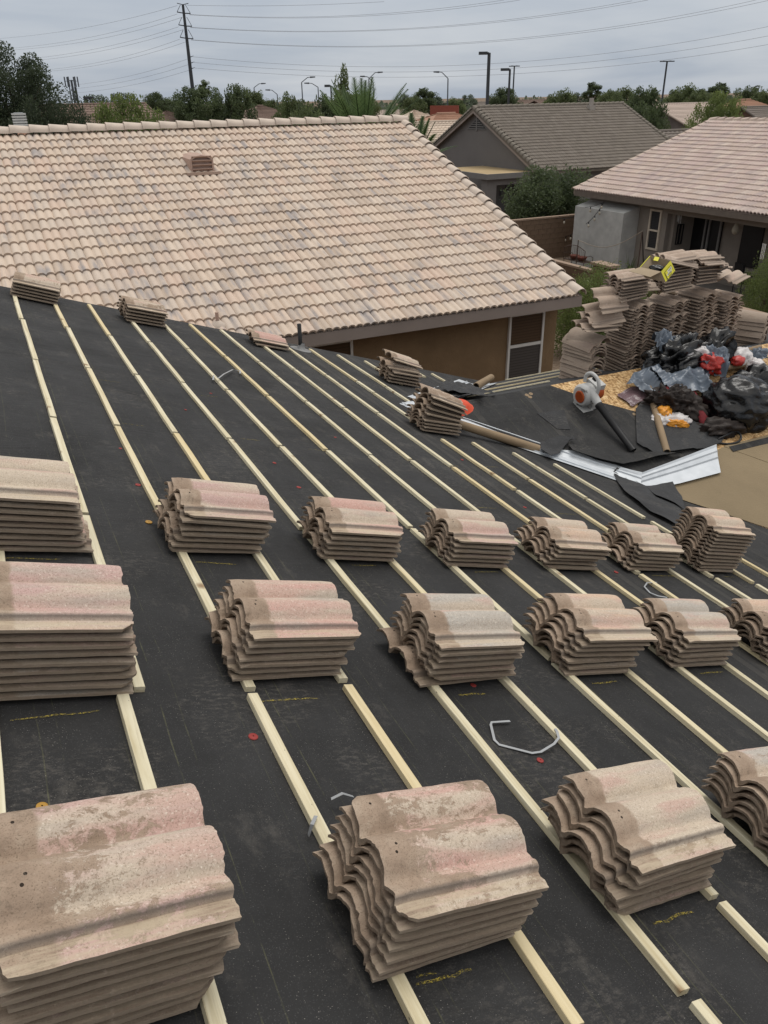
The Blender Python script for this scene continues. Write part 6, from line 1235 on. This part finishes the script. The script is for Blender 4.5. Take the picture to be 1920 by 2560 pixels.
c_ = ctr(1035, 276, 5.0); far_house(c_, 9, 9, 5, 2.7, 5.0, R_LT, W_LT, 'cream hip roofed house right of the big palm', True); far_house(ctr(1115, 285, 4.8), 12, 10, 5, 2.7, 4.8, R_TC, W_BR, 'terracotta roofed house left of the grey gable', True)
far_house(at_d(1085, 306, 74)[:2], 9, 9, 0, 1.9, at_d(1085, 306, 74).z, R_LT, W_LT, 'cream roof with broad shadow lines between buff rake and grey gable'); far_house(ctr(985, 277, 4.6), 8, 9, 0, 2.7, 4.6, R_BE, W_LT, 'small pale roof seen through the palm fronds')
far_house(ctr(1185, 256, 4.9), 20, 12, 15, 2.8, 4.9, R_GB, W_GY, 'long distant grey roof left of the tall parking light'); far_house(ctr(1335, 250, 5.2), 16, 12, -10, 2.8, 5.2, R_BR, W_BR, 'distant brown roof above the grey ridge, left part'); far_house(ctr(1395, 251, 5.1), 14, 12, 10, 2.8, 5.1, R_BR, W_BR, 'distant brown roof above the grey ridge below the green tree')
far_house(ctr(1862, 250, 5.2), 12, 10, 0, 2.8, 5.2, R_TC, W_BR, 'terracotta roof between the big round tree and the brown gables', True)
pa_, pb_ = at_d(1075, 279, 100), at_d(1145, 279, 96); m_ = MB(); m_.add([(pa_.x, pa_.y, 0), (pb_.x, pb_.y, 0), (pb_.x, pb_.y, pb_.z + .6), (pa_.x, pa_.y, pa_.z + .6), (pa_.x + .3, pa_.y + .3, 0), (pb_.x + .3, pb_.y + .3, 0), (pb_.x + .3, pb_.y + .3, pb_.z + .6), (pa_.x + .3, pa_.y + .3, pa_.z + .6)], [(0, 1, 2, 3), (4, 7, 6, 5), (3, 2, 6, 7), (0, 3, 7, 4), (1, 5, 6, 2)])
solo('red_wall', m_, simple('red_brown_wall', (.22, .06, .04), .9), 'dark red wall in the distance above the terracotta roof', 'wall')
# solar panel
s0 = at_d(205, 262, 60); 
# ------------------------------------------------------------------ poles and lamps
def pole_lamp(pxb, pyb, pxt, pyt, dist, label, heads, r=.10, group=None, cat='street lamp', name='parking_light', boxy=True):
    t_ = at_d(pxt, pyt, dist); T = thing(name, (t_.x, t_.y, 0), label, cat, group); part('pole', MB().tube([(t_.x, t_.y, 0), (t_.x, t_.y, t_.z)], [r * 1.1, r * .9], 8), M_POLE, T)
    side = Vector((_rt.x, _rt.y, 0))
    for s, ln in heads:
        m_ = MB(); ce = Vector((t_.x, t_.y, t_.z)) + side * s * (ln / 2 + r); m_.box(ce + Vector((0, 0, -.02)), (ln, .35 if boxy else .3, .22 if boxy else .12), Matrix.Rotation(math.atan2(side.y, side.x), 4, 'Z')); m_.tube([Vector((t_.x, t_.y, t_.z)), ce + Vector((0, 0, .04))], .05, 6); part('lamp_head', m_, M_POLE, T)
pole_lamp(1219, 270, 1223, 132, 75, 'tall thick parking light with one box head, above the grey gable', [(-1, .70)], .15)
pole_lamp(1270, 258, 1275, 173, 85, 'shorter parking light with one box head right of the tall thick one', [(-1, .75)], .11)
pole_lamp(1281, 230, 1286, 165, 140, 'thin twin headed light pole behind the shorter parking light', [(-1, .7), (1, .7)], .12, boxy=False); pole_lamp(1656, 240, 1668, 153, 130, 'thin twin headed light pole over the right tree line', [(-1, .85), (1, .85)], .13, boxy=False)
pole_lamp(828, 240, 827, 214, 90, 'small box headed light left of the narrow tall tree', [(-1, .55)], .09); pole_lamp(1898, 226, 1898, 215, 200, 'tiny box headed light in front of the hills at right', [(-1, .6)], .1); pole_lamp(225, 262, 224, 244, 95, 'small twin headed light behind the solar roof', [(-1, .5), (1, .3)], .07)
def arm_lamp(pxb, pyt, arms, dist, label, r=.09):
    """arms: list of (px, py) lamp tips"""
    t_ = at_d(pxb, pyt, dist); T = thing('street_lamp', (t_.x, t_.y, 0), label, 'street lamp'); part('pole', MB().tube([(t_.x, t_.y, 0), t_], [r * 1.3, r * .8], 8), M_POLE2, T)
    for px, py in arms:
        e = at_d(px, py, dist); mid = t_.lerp(e, .7) + Vector((0, 0, (e.z - t_.z) * .25)); part('arm', MB().tube([t_, mid, e], [r * .7, r * .6, r * .5], 6), M_POLE2, T); part('lamp_head', MB().tube([e, e + (e - mid).normalized() * .25 + Vector(((e - t_).x, (e - t_).y, 0)).normalized() * .45], [.12, .08], 6), M_POLE2, T)
arm_lamp(754, 206, [(775, 193)], 120, 'street lamp with arm curving right, tallest left of the palm'); arm_lamp(795, 218, [(773, 208)], 125, 'street lamp with arm curving left, left of the box headed light'); arm_lamp(635, 219, [(653, 209)], 140, 'street lamp with arm curving right over the brown hip roof'); arm_lamp(693, 236, [(675, 225)], 135, 'street lamp with arm curving left above the round green tree')
arm_lamp(922, 197, [(944, 181)], 120, 'street lamp with long right arm above the palm fronds'); arm_lamp(933, 206, [(912, 191)], 130, 'street lamp with left arm just behind the palm fronds'); arm_lamp(1120, 196, [(1098, 180)], 110, 'street lamp with left arm standing alone right of the palm')
# cell tower
ct = at_d(178, 200, 230); T = thing('cell_tower', (ct.x, ct.y, 0), 'cell phone mast with antenna cluster in the distance at left', 'tower'); part('mast', MB().tube([(ct.x, ct.y, 0), ct], [.38, .25], 8), M_POLE2, T)
for i in range(6): a = i * 1.047; q = ct + Vector((math.cos(a) * 1.5, math.sin(a) * 1.5, -.3)); part('antenna', MB().tube([q - Vector((0, 0, 1.2)), q + Vector((0, 0, 1.0))], .16, 5).tube([q, ct], .05, 4), M_POLE2, T)
for px in (177, 190, 193):
    q = at_d(px, 236, 232); part('side_antenna', MB().tube([q - Vector((0, 0, 2.0)), q + Vector((0, 0, 1.6))], .15, 5).tube([q, (ct.x, ct.y, q.z - .8)], .1, 4), M_POLE2, T)
# transmission pole
DP = 250.0; tb = at_d(457, 11, DP); PT = thing('power_pole', (tb.x, tb.y, 0), 'very tall steel transmission pole with triangular arms over the trees', 'power pole')
part('pole', MB().tube([(tb.x, tb.y, 0), (tb.x, tb.y, tb.z)], [.62, .33], 12), M_POLE, PT); sv = Vector((_rt.x, _rt.y, 0))
def hz(py): return at_d(457 + (py - 11) * .125, py, DP).z
tips = {}
for i, py in enumerate((33, 65, 96)):
    z = hz(py); zt = hz(py - 22 if i else 12); L1 = Vector((tb.x, tb.y, z + .3)) - sv * 1.75; R1 = Vector((tb.x, tb.y, z - .1)) + sv * 1.75; m_ = MB(); m_.tube([L1, (tb.x, tb.y, z), R1], .14, 6); m_.tube([L1, Vector((tb.x, tb.y, zt)) - sv * .65], .07, 5); m_.tube([R1, Vector((tb.x, tb.y, zt)) + sv * .65], .07, 5); part('cross_arm', m_, M_POLE, PT); tips[i] = (L1, R1)
part('top_arm', MB().tube([Vector((tb.x, tb.y, tb.z + .3)) - sv * 1.5, (tb.x, tb.y, tb.z - .05), Vector((tb.x, tb.y, tb.z + .2)) + sv * 1.5], .10, 6), M_POLE, PT)
for py in (142, 157, 171):
    z = hz(py); part('bracket', MB().tube([(tb.x, tb.y, z - .15), Vector((tb.x, tb.y, z + .2)) + sv * 1.3], [.16, .05], 6), M_POLE, PT)
def wire(pts, ds, label, r=.034):
    n_ = 40; m_ = len(pts); xs = np.array([p[0] for p in pts], float); ys = np.array([p[1] for p in pts], float); P = []
    co = np.polyfit(xs, ys, min(2, m_ - 1)); 
    for i in range(n_ + 1): t = i / n_; x = xs[0] + (xs[-1] - xs[0]) * t; P.append(at_d(x, float(np.polyval(co, x)), ds[0] + (ds[1] - ds[0]) * t))
    dr = [r * (1 - .35 * i / n_) for i in range(n_ + 1)]
    solo('power_line', MB().tube(P, dr, 4, caps=False), M_WIRE, label, 'power line', 'power lines strung from the tall pole')
sides = ('left', 'right')
for i, pts in enumerate((((443, 14), (250, 62), (-30, 98)), ((443, 35), (250, 88), (-30, 124)), ((456, 43), (250, 97), (-30, 127)), ((446, 67), (240, 122), (-30, 153)), ((458, 74), (240, 130), (-30, 157)), ((449, 98), (260, 153), (60, 178)), ((466, 104), (260, 160), (60, 181)), ((470, 147), (290, 197), (100, 217)), ((472, 161), (290, 208), (100, 226)), ((474, 175), (290, 220), (100, 236)))):
    wire(pts, (DP, 330), 'thin power line sweeping left from the tall pole, %s from the top' % ORD[i].replace('topmost', 'first'))
for i, pts in enumerate((((468, 13), (700, 14), (960, 4)), ((474, 36), (700, 43), (1260, 0)), ((474, 37), (700, 45), (1300, 0)), ((476, 68), (740, 78), (1580, 2)), ((476, 69), (740, 79.5), (1620, 0)), ((478, 99), (780, 115), (1890, 0)), ((478, 100), (780, 116.5), (1930, -1)), ((483, 142), (960, 167), (1950, 60)), ((485, 156), (960, 180), (1950, 84)), ((487, 170), (960, 193), (1950, 106)))):
    wire(pts, (DP, 150), 'thin power line sweeping right from the tall pole, %s from the top' % ORD[i].replace('topmost', 'first'))
